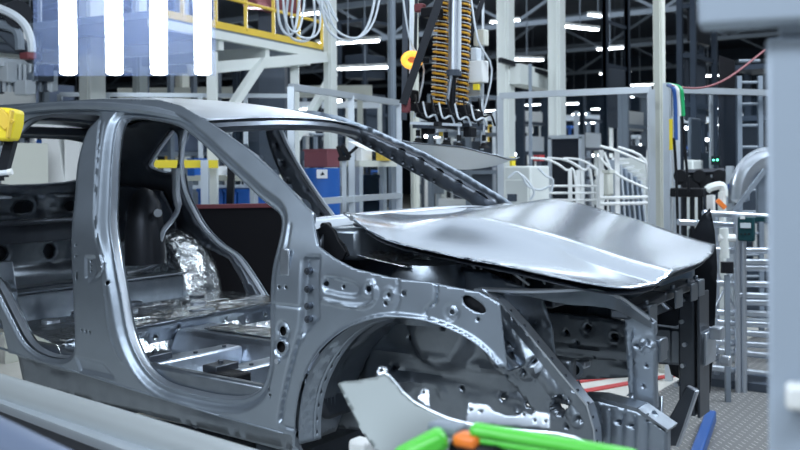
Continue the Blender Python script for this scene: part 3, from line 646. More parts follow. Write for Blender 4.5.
def archf(U, V, H):
    A = np.array(ARCH); t = U*(len(A)-1); i = np.clip(t.astype(int), 0, len(A)-2); fr = (t-i)[:, None]; p = A[i]*(1-fr)+A[i+1]*fr
    c = np.array([-.08, .38]); wv = (V*(.03+.13*sst(.45, .75, U)))[:, None]; p = c+(p-c)*(1-wv-H[:, None])
    return np.stack([p[:, 0], -(SY(p[:, 0], p[:, 1])-.004-V*.05), p[:, 1]], 1)
sheet('wheel_arch_flange', [(.02, 0), (1, 0), (1, 1), (.02, 1)], archf, 'steel', car, [circ((u, .82), .008, 6, 1, 6) for u in (.66, .71, .76, .81, .86, .91, .96)], .018, .003, [('groove', [(u, .1), (u+.01, .6)], .010, .010) for u in (.64, .69, .74, .79, .84, .89, .94)]+[('groove', [(.5, .68), (1, .68)], .05, -.012)])
for (px, py, r) in ((283, 331, .020), (281, 347, .025)):
    p = near(px, py, off=.022); m = MB(); m.cyl(p, p+np.array([0, .01, 0]), r, 16); m.build('hole_shade_disc', 'rubber', car)  # dark discs behind the two pillar holes stand in for shade inside
sheet('slot_shade', grow(slot, .008), mside(-1), 'black', car, [], .02, .004, off=.016)  # black sheet behind the slot paints the darkness inside it
# ================================================================== HELPERS FOR THE HALL
def W_(npx, d): return npx*d/FPX
class TH:
    def __init__(s, name, loc, label, cat, group=None):
        s.e = empty(name, loc, label, cat, group)
    def p(s, name, mat, *ops, bevel=0, smooth=False, label=None, parent=None):
        m = MB()
        for op in ops: getattr(m, op[0])(*op[1:-1] if isinstance(op[-1], dict) else op[1:], **(op[-1] if isinstance(op[-1], dict) else {}))
        o = m.build(name, mat, parent or s.e, bevel=bevel, smooth=smooth)
        if label: o['label'] = label
        return o
def pbox(x0, y0, x1, y1, d, ty=.1):
    """axis-aligned block seen between these picture limits at view depth d -> ('box', centre, size)"""
    w = max(.01, (W_(x1-x0, d)-.565*ty)/.825); h = W_(y1-y0, d)
    return ('box', at((x0+x1)/2, (y0+y1)/2, d), (w, ty, h))
def fbox(x0, y0, x1, d, ty=.1):     # the same, down to the floor
    c = at((x0+x1)/2, y0, d); w = max(.01, (W_(x1-x0, d)-.565*ty)/.825)
    return ('box', (c[0], c[1], (c[2]+GZ)/2), (w, ty, c[2]-GZ))
def fpost(xc, y0, wpx, d, top=None):
    c = at(xc, y0, d); z = top or c[2]; s = W_(wpx, d)/1.39
    return ('box', (c[0], c[1], (z+GZ)/2), (s, s, z-GZ))
def tb(pts, r, n=8): return ('tube', catmull([tuple(p) for p in pts], 4, False) if len(pts) > 2 else pts, r, n)

# ---- overhead: roof trusses and strip lamps
def hpx(px, d): return at(px, HY, d)
for k, (y, ) in enumerate(((9,), (14,), (19,), (25,), (32,))):
    t = TH('roof_truss', (-12, y, 5.4), ['nearest', 'second', 'third', 'fourth', 'farthest'][k]+' grey steel lattice truss under the dark hall roof', 'roof truss', 'roof trusses across the hall')
    t.p('bottom_chord', 'grey_paint', ('bar', (-44, y, 5.0), (12, y, 5.0), .12, .12)); t.p('top_chord', 'grey_paint', ('bar', (-44, y, 6.1), (12, y, 6.1), .12, .12))
    for i in range(28):
        x = -44+2*i; t.p('lattice_strut', 'grey_paint', ('bar', (x, y, 5.0 if i % 2 else 6.1), (x+2, y, 6.1 if i % 2 else 5.0), .07, .07))
def lamp(loc, L, rz, label, group):
    t = TH('ceiling_lamp', loc, label, 'lamp', group); c, s_ = math.cos(rz)*L/2, math.sin(rz)*L/2
    a = np.array(loc); v = np.array([c, s_, 0])
    t.p('lamp_housing', 'white_plastic', ('bar', a-v, a+v, .12, .05)); t.p('light_tube', 'strip_light', ('bar', a-v*.96+[0, 0, -.035], a+v*.96+[0, 0, -.035], .08, .03))
    t.p('suspension_rod', 'grey_paint', ('cyl', a+[0, 0, .02], (a[0], a[1], 6.55), .012, 6)); return t.e
NL = [(348, 40, 14, .25, 1.0), (580, 26, 17, 1.2, .9), (610, 47, 21, .1, .6), (598, 14, 19, 1.2, .5), (527, 58, 19, .9, .7), (365, 66, 16, .3, 1.0), (505, 20, 24, .1, .8), (305, 12, 15, .1, .6),
      (565, 103, 30, .1, .9), (586, 122, 34, .1, .9), (533, 104, 36, .1, .9), (640, 118, 33, .1, .9), (708, 108, 28, .1, .9), (691, 97, 25, .1, .7), (615, 72, 30, .1, 1), (30, 41, 13, .9, 1.2), (20, 63, 15, .2, 1.2), (708, 75, 30, .1, .8), (622, 96, 30, .1, .8), (545, 118, 40, .1, 1), (574, 92, 38, .1, 1), (605, 108, 40, .1, 1.2), (488, 110, 36, .1, 1), (640, 84, 36, .1, 1)]
LW = ['left of the wide post by the hose loops', 'right of the two cream columns', 'beyond the lattice truss right of the columns', 'highest one right of the columns', 'between the two cream columns', 'low one behind the hose loops', 'high between the two cream columns', 'behind the mezzanine railing',
      'low and far in the right-hand gap between columns', 'above the black screen', 'far off between the columns', 'left of the tall grey post, low', 'right of the tall grey post, low', 'right beside the tall grey post', 'small one over the right fence', 'upper left above the car rear', 'lower left above the car rear', 'far beyond the dark right racks', 'small far one over the white rack', 'farthest one between the columns', 'far one just over the fence rail', 'farthest one over the white rack', 'far one left of the cream columns', 'high far one left of the grey post']
for k, (px, py, d, rz, Ln) in enumerate(NL):
    lamp(at(px, py, d), Ln, rz, 'white glowing strip lamp, '+LW[k], 'strip lamps hanging in the hall')

# ---- wall of inspection tubes, upper left, near
t = TH('inspection_light', at(130, 75, 2.6), 'hanging inspection light of four white tubes behind a bluish clear cover', 'light fixture')
for x0, x1 in ((66.5, 68.5), (113, 114.6), (158, 159), (201.5, 203)):
    a = at(x0, -60, 2.5); b = at(x1, 73, 2.62)
    o = t.p('light_tube', 'tube_light', ('tube', [a, b], .0225, 16)); t.p('tube_cap', 'white_plastic', ('cyl', b, b+(b-a)*.006, .020, 12), parent=o)
a, b, c, e = at(32, -60, 2.66), at(214, -60, 2.66), at(216, 76, 2.78), at(34, 76, 2.78)
t.p('clear_cover', 'lamp_cover', ('add', [a, b, c, e], [(0, 1, 2, 3)]))
t.p('top_rail', 'alu_profile', ('bar', at(20, -62, 2.5), at(230, -62, 2.5), .08, .05))
for px in (30, 222): t.p('hanger', 'alu_profile', ('cyl', at(px, -62, 2.5), [*at(px, -62, 2.5)[:2], 6.5], .012, 8))

# ---- columns
def column(px0, px1, d, label, mat='cream', top=6.4, rib=True):
    c = at((px0+px1)/2, HY, d); s = W_(px1-px0, d)/1.39
    t = TH('steel_column', (c[0], c[1], GZ), label, 'column')
    t.p('shaft', mat, ('box', (c[0], c[1], (top+GZ)/2), (s, s, top-GZ)), bevel=.01); t.p('cover_strip', mat, ('box', (c[0]+s*.2, c[1]-s/2, (top+GZ)/2), (s*.15, .02, top-GZ)))
    t.p('base_plate', mat, ('box', (c[0], c[1], GZ+.015), (s*1.6, s*1.6, .03)))
column(324, 338, 9.5, 'cream steel column at the end of the mezzanine railing', 'cream_light')
column(80, 106, 8.5, 'wide pale column behind the first and second light tubes', 'cream_light')
column(133, 148, 9.5, 'pale column seen between the second and third light tubes', 'cream_light')
column(497, 516, 10.5, 'cream column, left of the pair behind the gripper', 'cream_light')
column(548, 567, 10.6, 'cream column, right of the pair behind the gripper', 'cream_light')
column(388, 397, 9, 'slim blue-grey column left of the gripper', 'grey_paint')
column(410, 420, 7.2, 'slim pale steel column behind the suction gripper', 'cream')
column(653, 667, 7.0, 'tall cream-grey post standing behind the hood tip', 'cream')
column(176, 190, 17.5, 'distant pale column behind the third light tube', 'cream')

# ---- mezzanine
zt = at(215, 22, 8)[2]
A0 = at(150, 6, 7.4); A0[2] = zt; A1 = onz(322, 47, zt); dv = A1-A0; dv /= np.linalg.norm(dv); nv = np.array([-dv[1], dv[0], 0]);
if nv@FW < 0: nv = -nv
t = TH('mezzanine', A1, 'cream steel mezzanine walkway with a yellow railing above the rear of the car', 'mezzanine')
t.p('deck_plate', 'grey_paint', ('hexa', [A0+[0, 0, -.06], A1+[0, 0, -.06], A1+nv*2.2+[0, 0, -.06], A0+nv*2.2+[0, 0, -.06], A0, A1, A1+nv*2.2, A0+nv*2.2]))
t.p('edge_beam', 'cream_light', ('bar', A0+[0, 0, -.09], A1+[0, 0, -.09], .06, .07)); t.p('edge_beam', 'cream_light', ('bar', A0+nv*2.2+[0, 0, -.12], A1+nv*2.2+[0, 0, -.12], .08, .12))
t.p('toe_board', 'yellow_rail', ('bar', A0+[0, 0, .0], A1+[0, 0, .0], .02, .06))
for f in np.linspace(.15, 1, 6): q = A0+(A1-A0)*f; t.p('railing_post', 'yellow_rail', ('bar', q, q+[0, 0, 1.15], .03, .03))
for h in (.25, .6, 1.12): t.p('railing_bar', 'yellow_rail', ('tube', [A0+[0, 0, h], A1+[0, 0, h]], .016, 8))
for f in (.35, .62, .9):
    q = A0+(A1-A0)*f; t.p('cross_beam', 'cream_light', ('bar', q+[0, 0, -.16], q+nv*2.2+[0, 0, -.16], .07, .10))
for f, px in ((.30, 0), (.80, 0)):
    q = A0+(A1-A0)*f; t.p('support_post', 'cream_light', ('bar', q+[0, 0, -.24], [q[0], q[1], GZ], .08, .08)); t.p('knee_brace', 'cream_light', ('bar', q+[0, 0, -.95], q+dv*.75+[0, 0, -.24], .07, .07))
lb = at(196, 66, 8)[2]
t.p('lower_beam', 'cream_light', ('bar', at(190, 70, 8.2), at(325, 57, 9.4), .08, .10))
t = TH('pipe_bridge', at(300, 95, 13.6), 'long cream horizontal duct under the mezzanine at fence height', 'duct')
t.p('duct', 'cream', ('bar', at(120, 94, 13.6), at(372, 91, 13.6), .25, .15)); 
for px in (210, 360): t.p('duct_support', 'cream', ('bar', at(px, 97, 13.6), [*at(px, 97, 13.6)[:2], GZ], .08, .08))
o = pbox(246, -12, 300, 12, 11, .8); t = TH('red_machine', at(272, 12, 11), 'dull red machine housing up on the mezzanine', 'machine'); t.p('housing', 'dull_red', o, bevel=.03); t.p('support_frame', 'darkgrey', ('bar', at(273, 12, 11.2), [*at(273, 12, 11.2)[:2], GZ], .3, .3))
# cream crane girder between columns
t = TH('crane_girder', at(530, 75, 10.8), 'cream horizontal girder joining the two cream columns', 'girder')
t.p('girder', 'cream_light', ('bar', at(512, 74, 10.4), at(556, 84, 11.4), .2, .22)); t.p('rail', 'black_metal', ('bar', at(500, 60, 10.2), at(566, 80, 11.2), .05, .05))
t.p('hanger_bracket', 'grey_paint', pbox(550, 78, 556, 90, 10.9, .08))

# ---- clear safety fences
def fence(p0, p1, zt, n, label, mids=(.55,), zb=GZ, clearp=True, mat='alu_profile', w=.045, zlow=None):
    p0 = np.array(p0); p1 = np.array(p1); t = TH('safety_fence', (*(p0[:2]+p1[:2])/2, GZ), label, 'fence', None)
    zl = GZ+.15 if zlow is None else zlow
    for i in range(n+1):
        q = p0+(p1-p0)*i/n; t.p('fence_post', mat, ('bar', (q[0], q[1], GZ), (q[0], q[1], zt), w, w))
    f = lambda q, z: (q[0], q[1], z)
    t.p('top_rail', mat, ('bar', f(p0, zt), f(p1, zt), w, w)); t.p('bottom_rail', mat, ('bar', f(p0, zl), f(p1, zl), w, w))
    for m_ in mids: t.p('mid_rail', mat, ('bar', f(p0, GZ+(zt-GZ)*m_), f(p1, GZ+(zt-GZ)*m_), w, w))
    if clearp:
        for i in range(n):
            a = p0+(p1-p0)*(i+.03)/n; b = p0+(p1-p0)*(i+.97)/n
            t.p('clear_panel', 'polycarbonate', ('add', [f(a, zl), f(b, zl), f(b, zt-.03), f(a, zt-.03)], [(0, 1, 2, 3)]))
    return t
z0 = at(291, 87, 6.4)[2]; q0 = at(291, 87, 6.4); q1 = onz(399, 103, z0)
fence(q0, q1, z0, 2, 'aluminium-framed clear safety fence seen through the windshield opening', (.42, .62))
z1 = at(500, 96, 7.2)[2]; q0 = at(500, 96, 7.2); q1 = onz(651, 89.5, z1)
fence(q0, q1, z1, 1, 'long clear fence with aluminium rail between gripper and tall post', (), w=.045)
z1 = at(672, 90, 7.9)[2]; fence(at(676, 90, 7.9), onz(900, 97, z1), z1, 1, 'clear fence running right from the tall cream-grey post', (), w=.05)
fence(at(60, 110, 9.0), at(290, 110, 9.4), at(200, 95, 9.2)[2], 5, 'distant clear fence behind the rear half of the car', (.35, .6), w=.04)

# ---- blue drum, boxes, benches seen through the body
def block(name, x0, y0, x1, y1, d, ty, mat, label, cat, group=None, floor=True, parts=()):
    b = pbox(x0, y0, x1, y1, d, ty); c = b[1]; z0 = c[2]-b[2][2]/2
    t = TH(name, (c[0], c[1], z0), label, cat, group); t.p('body', mat, b, bevel=.01)
    return t, c, b[2]
c = at(322, 168, 7.6); r = W_(36, 7.6)/2
t = TH('blue_drum', (c[0], c[1], GZ), 'tall bright blue drum with a white warning sign', 'drum')
t.p('drum_body', 'blue_bin', ('lathe', (c[0], c[1], GZ), [(r, 0), (r, .02), (r*.99, .5), (r*1.02, .52), (r*.99, .54), (r, c[2]-GZ)], 28), smooth=True)
v = np.array([CAM[0]-c[0], CAM[1]-c[1], 0]); v /= np.linalg.norm(v); sg = c+v*(r+.01); sg[2] = at(326, 174, 7.3)[2]
t.p('warning_sign', 'paper', ('box', sg, (.004, W_(11, 7.3), W_(9, 7.3)), {'ax': (v, np.cross([0, 0, 1], v), np.array([0, 0, 1.]))})); t.p('sign_mark', 'black', ('prism', [sg+v*.004+np.cross([0, 0, 1], v)*a+np.array([0, 0, b]) for a, b in ((-.015, -.012), (.02, -.008), (.004, .02))], v*.002))
tt = TH('red_crate', (c[0], c[1], c[2]), 'dark red box on top of the blue drum', 'box'); tt.p('box_body', 'dull_red', ('box', (c[0], c[1], c[2]+W_(9, 7.6)), (.24, .16, W_(17, 7.6))), bevel=.008); tt.p('box_lid', 'dull_red', ('box', (c[0], c[1], c[2]+W_(18, 7.6)), (.25, .17, .015)))
def bench(x0, x1, yt, d, ty, label, top='cream', bins=0, bc='blue_bin', bl=''):
    a = at(x0, yt, d); b = at(x1, yt, d); cx, cy = (a+b)[:2]/2; w = max(.2, (W_(x1-x0, d)-.565*ty)/.825); z = a[2]
    t = TH('workbench', (cx, cy, GZ), label, 'workbench')
    t.p('bench_top', top, ('box', (cx, cy, z), (w, ty, .05)))
    for i in (-1, 1):
        for j in (-1, 1): t.p('leg', 'alu_profile', ('box', (cx+i*(w/2-.03), cy+j*(ty/2-.03), (z+GZ-.025)/2), (.05, .05, z-GZ-.025)))
    t.p('lower_shelf', 'grey_paint', ('box', (cx, cy, z-.47), (w-.06, ty-.06, .03)))
    for k in range(bins):
        x = cx-w/2+.1+(w-.2)*(k+.5)/bins; bw = (w-.2)/bins*.85
        q = TH('storage_bin', (x, cy, z-.455), bl % ['first', 'second', 'third', 'fourth', 'fifth'][k], 'bin', bl.split(' %s')[0] if 0 else 'blue bins under the benches')
        q.p('bin_body', bc, ('box', (x, cy-ty*.1, z-.455+.17), (bw, ty*.6, .34)), bevel=.01); q.p('bin_rim', bc, ('box', (x, cy-ty*.1, z-.455+.345), (bw*1.06, ty*.64, .03)))
    return t
bench(346, 396, 164, 8.2, .6, 'beige-topped workbench behind the clear fence at the windshield', 'cream', 2, bl='blue bin under the bench beyond the windshield, %s from the left')
bench(184, 300, 178, 8.6, .6, 'cream workbench beyond the far door apertures', 'cream', 4, bl='blue bin under the bench beyond the far doors, %s from the left')
for k, (x0, y0, x1, y1, mt, lb, ct, nm) in enumerate(((215, 168, 226, 177, 'white_plastic', 'small white tray on the bench beyond the far door', 'tray', 'tray'), (232, 166, 252, 177, 'blue_bin', 'low blue box on the bench right of the white tray', 'box', 'storage_box'), (188, 160, 206, 177, 'blue_bin', 'blue box at the left end of the far bench', 'box', 'storage_box'), (356, 150, 372, 163, 'paper', 'pale carton on the beige bench behind the fence', 'carton', 'carton'), (376, 154, 392, 163, 'yellow_rail', 'yellow tool case on the beige bench', 'case', 'tool_case'))):
    d = 8.6 if k < 3 else 8.2; b = pbox(x0, y0, x1, y1, d, .15); c = np.array(b[1]); zb = at(300, 178, 8.6)[2]+.025 if k < 3 else at(346, 164, 8.2)[2]+.025
    c[2] = zb+b[2][2]/2; t = TH(nm, (c[0], c[1], zb), lb, ct); t.p('box_body', mt, ('box', c, b[2]), bevel=.006); t.p('lid', mt, ('box', c+[0, 0, b[2][2]/2], (b[2][0]*1.04, b[2][1]*1.04, .012)))
t = TH('yellow_barrier', at(185, 200, 7.8), 'yellow horizontal guard barrier behind the rear side window', 'barrier')
t.p('barrier_rail', 'yellow', ('bar', at(120, 164, 7.8), at(218, 164, 7.9), .06, W_(8, 7.8)))
for px in (125, 168, 205): t.p('barrier_post', 'alu_profile', ('bar', at(px, 160, 7.86), [*at(px, 160, 7.86)[:2], GZ], .06, .06))
# black partition with a dull red top edge beyond the far rear door
zb = at(240, 207, 6.1)[2]; a = at(176, 213, 6.2); b = at(300, 203, 6.4); a[2] = b[2] = zb
t = TH('dark_partition', (*(a+b)[:2]/2, GZ), 'black partition panel with a dull red top strip behind the far doors', 'partition')
t.p('panel', 'black_matte', ('bar', (a[0], a[1], (zb+GZ)/2), (b[0], b[1], (zb+GZ)/2), .05, zb-GZ)); t.p('top_strip', 'dull_red', ('bar', a, b, .07, .025))
t = TH('black_stand', at(226, 210, 7), 'slim black stand leaning behind the far door aperture', 'stand'); c = at(226, 210, 7)
t.p('mast', 'black', ('bar', at(232, 150, 7), [*at(223, 210, 7)[:2], GZ+.02], .05, .05)); t.p('head', 'black', pbox(228, 145, 246, 160, 7, .12), bevel=.02); t.p('foot', 'black', ('cyl', [*at(223, 210, 7)[:2], GZ], [*at(223, 210, 7)[:2], GZ+.02], .18, 16))
# things beyond the tailgate window
def cab(name, x0, y0, x1, d, ty, mat, label, cat, top=None):
    b = fbox(x0, y0, x1, d, ty); t = TH(name, (b[1][0], b[1][1], GZ), label, cat); c = np.array(b[1]); s = b[2]
    t.p('cabinet_body', mat, b, bevel=.015); t.p('door_panel', mat, ('box', c+[0, -s[1]/2-.01, .04], (s[0]*.86, .02, s[2]*.8)), bevel=.006)
    t.p('handle', 'black', ('box', c+[s[0]*.33, -s[1]/2-.03, .1], (.03, .03, .16))); t.p('vent', 'darkgrey', ('box', c+[-s[0]*.15, -s[1]/2-.022, s[2]*.33], (s[0]*.35, .01, .06)))
    return t
cab('machine_cabinet', 14, 143, 38, 7.6, .4, 'cream', 'cream machine cabinet seen through the tailgate window', 'cabinet')
cab('machine_cabinet', 40, 151, 52, 9, .4, 'white_plastic', 'small white cabinet right of the cream one beyond the tailgate', 'cabinet')
for k, (x0, y0, x1, y1, mt, lb) in enumerate(((40, 140, 47, 151, 'blue_bin', 'small blue tote left of the white gantry leg beyond the tailgate'), (47, 144, 56, 151, 'dull_red', 'small red tote on the white cabinet beyond the tailgate'), (-6, 150, 8, 166, 'foreground_blue', 'lavender tote at the left edge beyond the tailgate'))):
    b_ = pbox(x0, y0, x1, y1, 8.8, .15); c = np.array(b_[1]); t = TH('tote', (*c[:2], GZ), lb, 'tote'); t.p('tote_body', mt, b_, bevel=.01); t.p('tote_stand', 'alu_profile', ('bar', (c[0], c[1], GZ), (c[0], c[1], c[2]-b_[2][2]/2), .04, .04))
t = TH('white_gantry', at(66, 175, 8), 'white slanted gantry leg beyond the tailgate window', 'gantry')
t.p('gantry_leg', 'white_plastic', ('bar', at(52, 128, 8), [*at(80, 172, 8)[:2], GZ], .14, .16)); t.p('gantry_beam', 'white_plastic', ('bar', at(30, 127, 8), at(90, 127, 8), .12, .14)); t.p('gantry_leg', 'white_plastic', ('bar', at(74, 127, 8.0), [*at(74, 127, 8.0)[:2], GZ], .12, .12))

# ---- suction gripper with spring hoses
G = 5.6
t = TH('suction_gripper', at(455, 120, G), 'hanging suction gripper with yellow coiled hoses, cylinder and black arms', 'gripper')
def coil(x, ytop, ybot, rpx, turns, mat, r, ph=0):
    a = at(x[0], ytop, G); b = at(x[1], ybot, G); pts = []
    N = turns*12
    for i in range(N+1):
        q = a+(b-a)*i/N; an = 2*math.pi*i/12+ph; pts.append(q+np.array([math.cos(an), math.sin(an), 0])*W_(rpx, G))
    return ('tube', pts, r, 5)
for x, yb, tn in (((444, 439), 104, 19), ((465, 462), 106, 19)):
    o = t.p('hose_core', 'spring_brown', ('tube', [at(x[0], -30, G), at(x[1], yb, G)], W_(4.5, G), 10))
    t.p('coiled_hose', 'spring_yellow', coil(x, -30, yb, 7.5 if yb == 104 else 6, tn, '', .0068))
    t.p('hose_clip', 'hose_grey', coil(x, -30, yb, 8.5 if yb == 104 else 7, tn, '', .003, 2.6))
t.p('lift_cylinder', 'alu', ('tube', [at(454, -30, G-.1), at(454, 71, G-.1)], W_(5.5, G), 14), smooth=True)
t.p('lift_cylinder_tube', 'hose_grey', ('tube', [at(460, -30, G-.12), at(459, 71, G-.12)], W_(2, G), 8))
t.p('cylinder_collar', 'darkgrey', ('tube', [at(454, 70, G-.1), at(454, 76, G-.1)], W_(7.5, G), 14)); t.p('piston_rod', 'black_metal', ('tube', [at(453, 76, G-.1), at(452, 116, G-.05)], W_(3.2, G), 10)); t.p('side_rod', 'alu', ('tube', [at(451, 76, G-.15), at(447, 104, G-.1)], .010, 8))
t.p('swing_arm', 'black_metal', ('bar', at(443, -10, G-.2), at(403, 104, G-.2), .05, .045)); t.p('swing_arm', 'black_metal', ('bar', at(486, -10, G+.1), at(468, 42, G+.1), .03, .03))
t.p('mast', 'darkgrey', ('bar', at(406, -30, G+.2), at(404, 120, G+.2), .035, .035)); t.p('mast', 'alu_profile', ('bar', at(412, -30, G+.2), at(411, 112, G+.2), .025, .03)); t.p('mast', 'black_metal', ('bar', at(417, -30, G+.2), at(415, 60, G+.2), .02, .03))
t.p('motor', 'black', ('box', at(432, 13, G-.1), (.10, .10, .06)), bevel=.01); t.p('motor', 'dull_red', ('box', at(420, 8, G), (.06, .05, .05)), bevel=.01)
hub = t.p('central_joint', 'black', ('bar', at(408, 106, G), at(478, 118, G), .06, .05), ('bar', at(418, 112, G+.05), at(440, 120, G), .05, .06), ('box', at(452, 117, G), (.10, .10, .06)), ('bar', at(462, 112, G), at(478, 120, G), .05, .045), bevel=.008)
t.p('end_knob', 'dull_red', ('box', at(406, 105, G-.15), (.04, .05, .09)), bevel=.01)
t.p('frame_bar', 'darkgrey', ('bar', at(414, 125, G-.1), at(486, 127, G+.1), .04, .035)); t.p('frame_bar', 'alu_profile', ('bar', at(410, 123, G-.2), at(462, 125, G-.2), .015, .015)); t.p('frame_bar', 'black', ('bar', at(436, 124, G-.25), at(472, 130, G+.3), .03, .03))
for px, py, dd in ((418, 142, -.08), (446, 144, -.05), (459, 147, -.15), (484, 147, .05)):
    o = t.p('suction_cup', 'rubber', ('lathe', at(px, py+1.5, G+dd), [(.034, 0), (.032, .008), (.018, .018), (.020, .026), (.010, .034)], 16), smooth=True); t.p('cup_stem', 'alu', ('cyl', at(px, py-4, G+dd), at(px, 124, G+dd), .008, 8), parent=o)
    t.p('cup_spring', 'black', ('cyl', at(px, py-6, G+dd), at(px, py-12, G+dd), .013, 8), parent=o)
for (x, y, a_, b_) in ((424, 108, .09, .06), (436, 114, .08, .07), (466, 110, .07, .06), (476, 116, .06, .06), (446, 121, .12, .04), (428, 130, .05, .05), (470, 132, .05, .06), (412, 96, .05, .07)): t.p('joint_block', 'black', ('box', at(x, y, G-.02), (a_, .08, b_)), bevel=.008)
t.p('brass_fitting', 'yellow_rail', ('cyl', at(441, 136, G-.1), at(441, 132, G-.1), .012, 8))
t.p('control_box', 'white_plastic', pbox(468, 61, 489, 83, G, .08), bevel=.006); t.p('control_box', 'cream', pbox(473, 30, 489, 46, G+.1, .06), bevel=.006); t.p('yellow_sticker', 'yellow', pbox(473, 84, 480, 90, G-.04, .02)); t.p('valve_block', 'hose_grey', pbox(470, 48, 482, 61, G, .06), bevel=.006); t.p('drop_tube', 'alu_profile', ('tube', [at(483, -20, G+.1), at(482, 150, G+.1)], .010, 8)); t.p('bracket', 'alu_profile', pbox(466, 84, 484, 96, G+.05, .05))
for k in range(9):
    x0 = 415+k*8; t.p('air_hose', 'hose_grey' if k % 2 else 'black', tb([at(x0, 95+(k*7) % 13, G-.1), at(x0+4, 112+(k*5) % 9, G-.2), at(x0+12, 118-(k*3) % 7, G-.12), at(x0+16, 126, G-.1)], .006, 6))
for k, (a1, a2) in enumerate(((402, 424), (470, 492))): t.p('air_hose', 'hose_grey', tb([at(a1, -10, G), at(a1+8, 40, G-.1), at(a2, 70, G), at(a2-10, 118, G)], .006, 6))
c = at(412, 60, G-.1)
o = t.p('beacon_base', 'black', ('cyl', c+RT*.03, c+RT*.10, .018, 10)); 
bc = [c+RT*(.045*math.cos(a))+UP*(.035*math.sin(a)) for a in np.linspace(0, 2*math.pi, 17)]
t.p('amber_beacon', 'amber', ('tube', bc, .021, 10), smooth=True, label='glowing amber beacon ring'); t.p('beacon_core', 'orange', ('cyl', c-FW*.01, c+FW*.03, .02, 12))
# panel held by the gripper
def heldmap(U, V, H):
    out = []
    for u, v in zip(U, V):
        d = G-.22+.5*v; px = 402+118*u; s_ = math.sin(math.pi*min(1, max(0, u)))
        out.append(at(px, 143+(17*u)-3+v*21*s_**.7, d))
    return np.array(out)
t = TH('held_fender', at(460, 155, G), 'curved silver body panel held under the suction cups', 'body panel')
t.e.location = at(460, 160, G)
sheet('pressed_skin', [(0, .15), (.2, 0), (.5, -.1), (.8, .1), (1, .42), (1, .5), (.8, .8), (.5, 1), (.2, .95), (0, .7)], heldmap, 'alu', t.e, [], .05, .003)
sheet('folded_edge', [(0.02, .0), (.2, -.12), (.5, -.2), (.8, -.02), (.98, .40), (.8, .02), (.5, -.14), (.2, -.07)], lambda U, V, H: heldmap(U, V, H)-np.array([0, 0, .012]), 'steel_dark', t.e, [], .04, .006)

# ---- cable loops hanging top centre
for k, (pts, lb) in enumerate((([(277, -20), (279, 20), (288, 35), (296, 25), (301, -20)], 'leftmost pale hose loop hanging at the top'), ([(291, -20), (286, 18), (292, 38), (308, 40), (315, 25), (312, -20)], 'wide pale hose loop, second from the left'), ([(318, -20), (326, 25), (342, 40), (358, 38), (370, 20), (378, -20)], 'widest pale hose loop before the blue-grey column'), ([(312, -10), (324, 12), (332, 24), (324, 6), (318, -12)], 'short crossed hose loop beside the cream post'))):
    m = MB(); P = [at(x, y, 6.0+.1*k+.06*i) for i, (x, y) in enumerate(pts)]; m.tube(catmull(P, 5, False), .009, 8); P2 = [p+np.array([.03, .02, .02]) for p in P]; m.tube(catmull(P2, 5, False), .007, 8)
    o = m.build('hose_loop', 'hose_grey', None, smooth=True); tag(o, lb, 'hose', 'hoses looping at the top')

# ---- black screen, white cabinet, hoop frames, white rack
b = fbox(553, 137, 580, 9.4, .05); t = TH('black_screen', (b[1][0], b[1][1], GZ), 'tall black screen in a thin grey frame', 'screen'); t.p('screen_panel', 'black_matte', b)
s = b[2]; c = np.array(b[1])
for i in (-1, 1): t.p('frame_upright', 'alu_profile', ('box', c+[i*(s[0]/2+.02), -.01, 0], (.035, .07, s[2])))
t.p('frame_top', 'alu_profile', ('box', c+[0, -.01, s[2]/2], (s[0]+.07, .07, .035)))
t = cab('control_cabinet', 503, 166, 551, 7.9, .35, 'cream_light', 'white control cabinet with cables right of the gripper', 'cabinet')
for k, pts in enumerate(([(508, 178), (516, 172), (522, 176), (528, 186), (540, 190), (550, 186)], [(520, 174), (527, 180), (534, 192), (530, 200)], [(538, 168), (546, 176), (553, 180), (551, 192)])): t.p('cable', 'hose_grey', tb([at(x, y, 7.6) for x, y in pts], .010, 6))
b = pbox(533, 155, 545, 161, 8.6, .1); c = np.array(b[1])
t = TH('red_sign', (*c[:2], GZ), 'small red box on a thin stand by the white cabinet', 'sign'); t.p('sign_box', 'red', b); t.p('stand', 'darkgrey', ('bar', (c[0], c[1], GZ), (c[0], c[1], c[2]-.02), .04, .04))
t = TH('yellow_light_box', (*at(510, 160, 8)[:2], GZ), 'small yellow box on a stand behind the white cabinet', 'box'); t.p('box_body', 'yellow', pbox(509, 157, 516, 166, 8, .06), bevel=.005); t.p('stand', 'alu_profile', ('bar', [*at(512, 160, 8.03)[:2], GZ], at(512, 165, 8.03), .04, .04))
b = pbox(498, 139, 508, 150, 10.2, .03); 
for k, (dx, dd) in enumerate(((0, 8.1), (16, 8.6))):
    t = TH('tube_hoop_trolley', at(570+dx, 210, dd), ['white bent-tube trolley in front of the black screen', 'second white bent-tube trolley, right of the screen'][k], 'trolley', 'tube trolleys by the screen')
    for yy in (0, .35):
        t.p('hoop', 'white_plastic', tb([at(531+dx, 158, dd)+[0, yy, 0], at(549+dx, 160, dd)+[0, yy, 0], at(566+dx, 170, dd)+[0, yy, 0], at(576+dx, 185, dd)+[0, yy, 0], [*at(578+dx, 200, dd)[:2]+np.array([0, yy]), GZ]], .010, 8))
    for yy in (186, 193, 200): t.p('cross_tube', 'white_plastic', ('tube', [at(548+dx, yy, dd), at(604, yy, dd)], .010, 8)); 
    t.p('upright', 'white_plastic', ('bar', at(598-dx, 170, dd), [*at(598-dx, 170, dd)[:2], GZ], .03, .03)); t.p('upright', 'white_plastic', ('bar', at(570+dx*.5, 170, dd), [*at(570+dx*.5, 170, dd)[:2], GZ], .03, .03))
t = TH('part_rack', at(625, 215, 7.8), 'white tubular rack loaded with wrapped parts left of the tall post', 'rack')
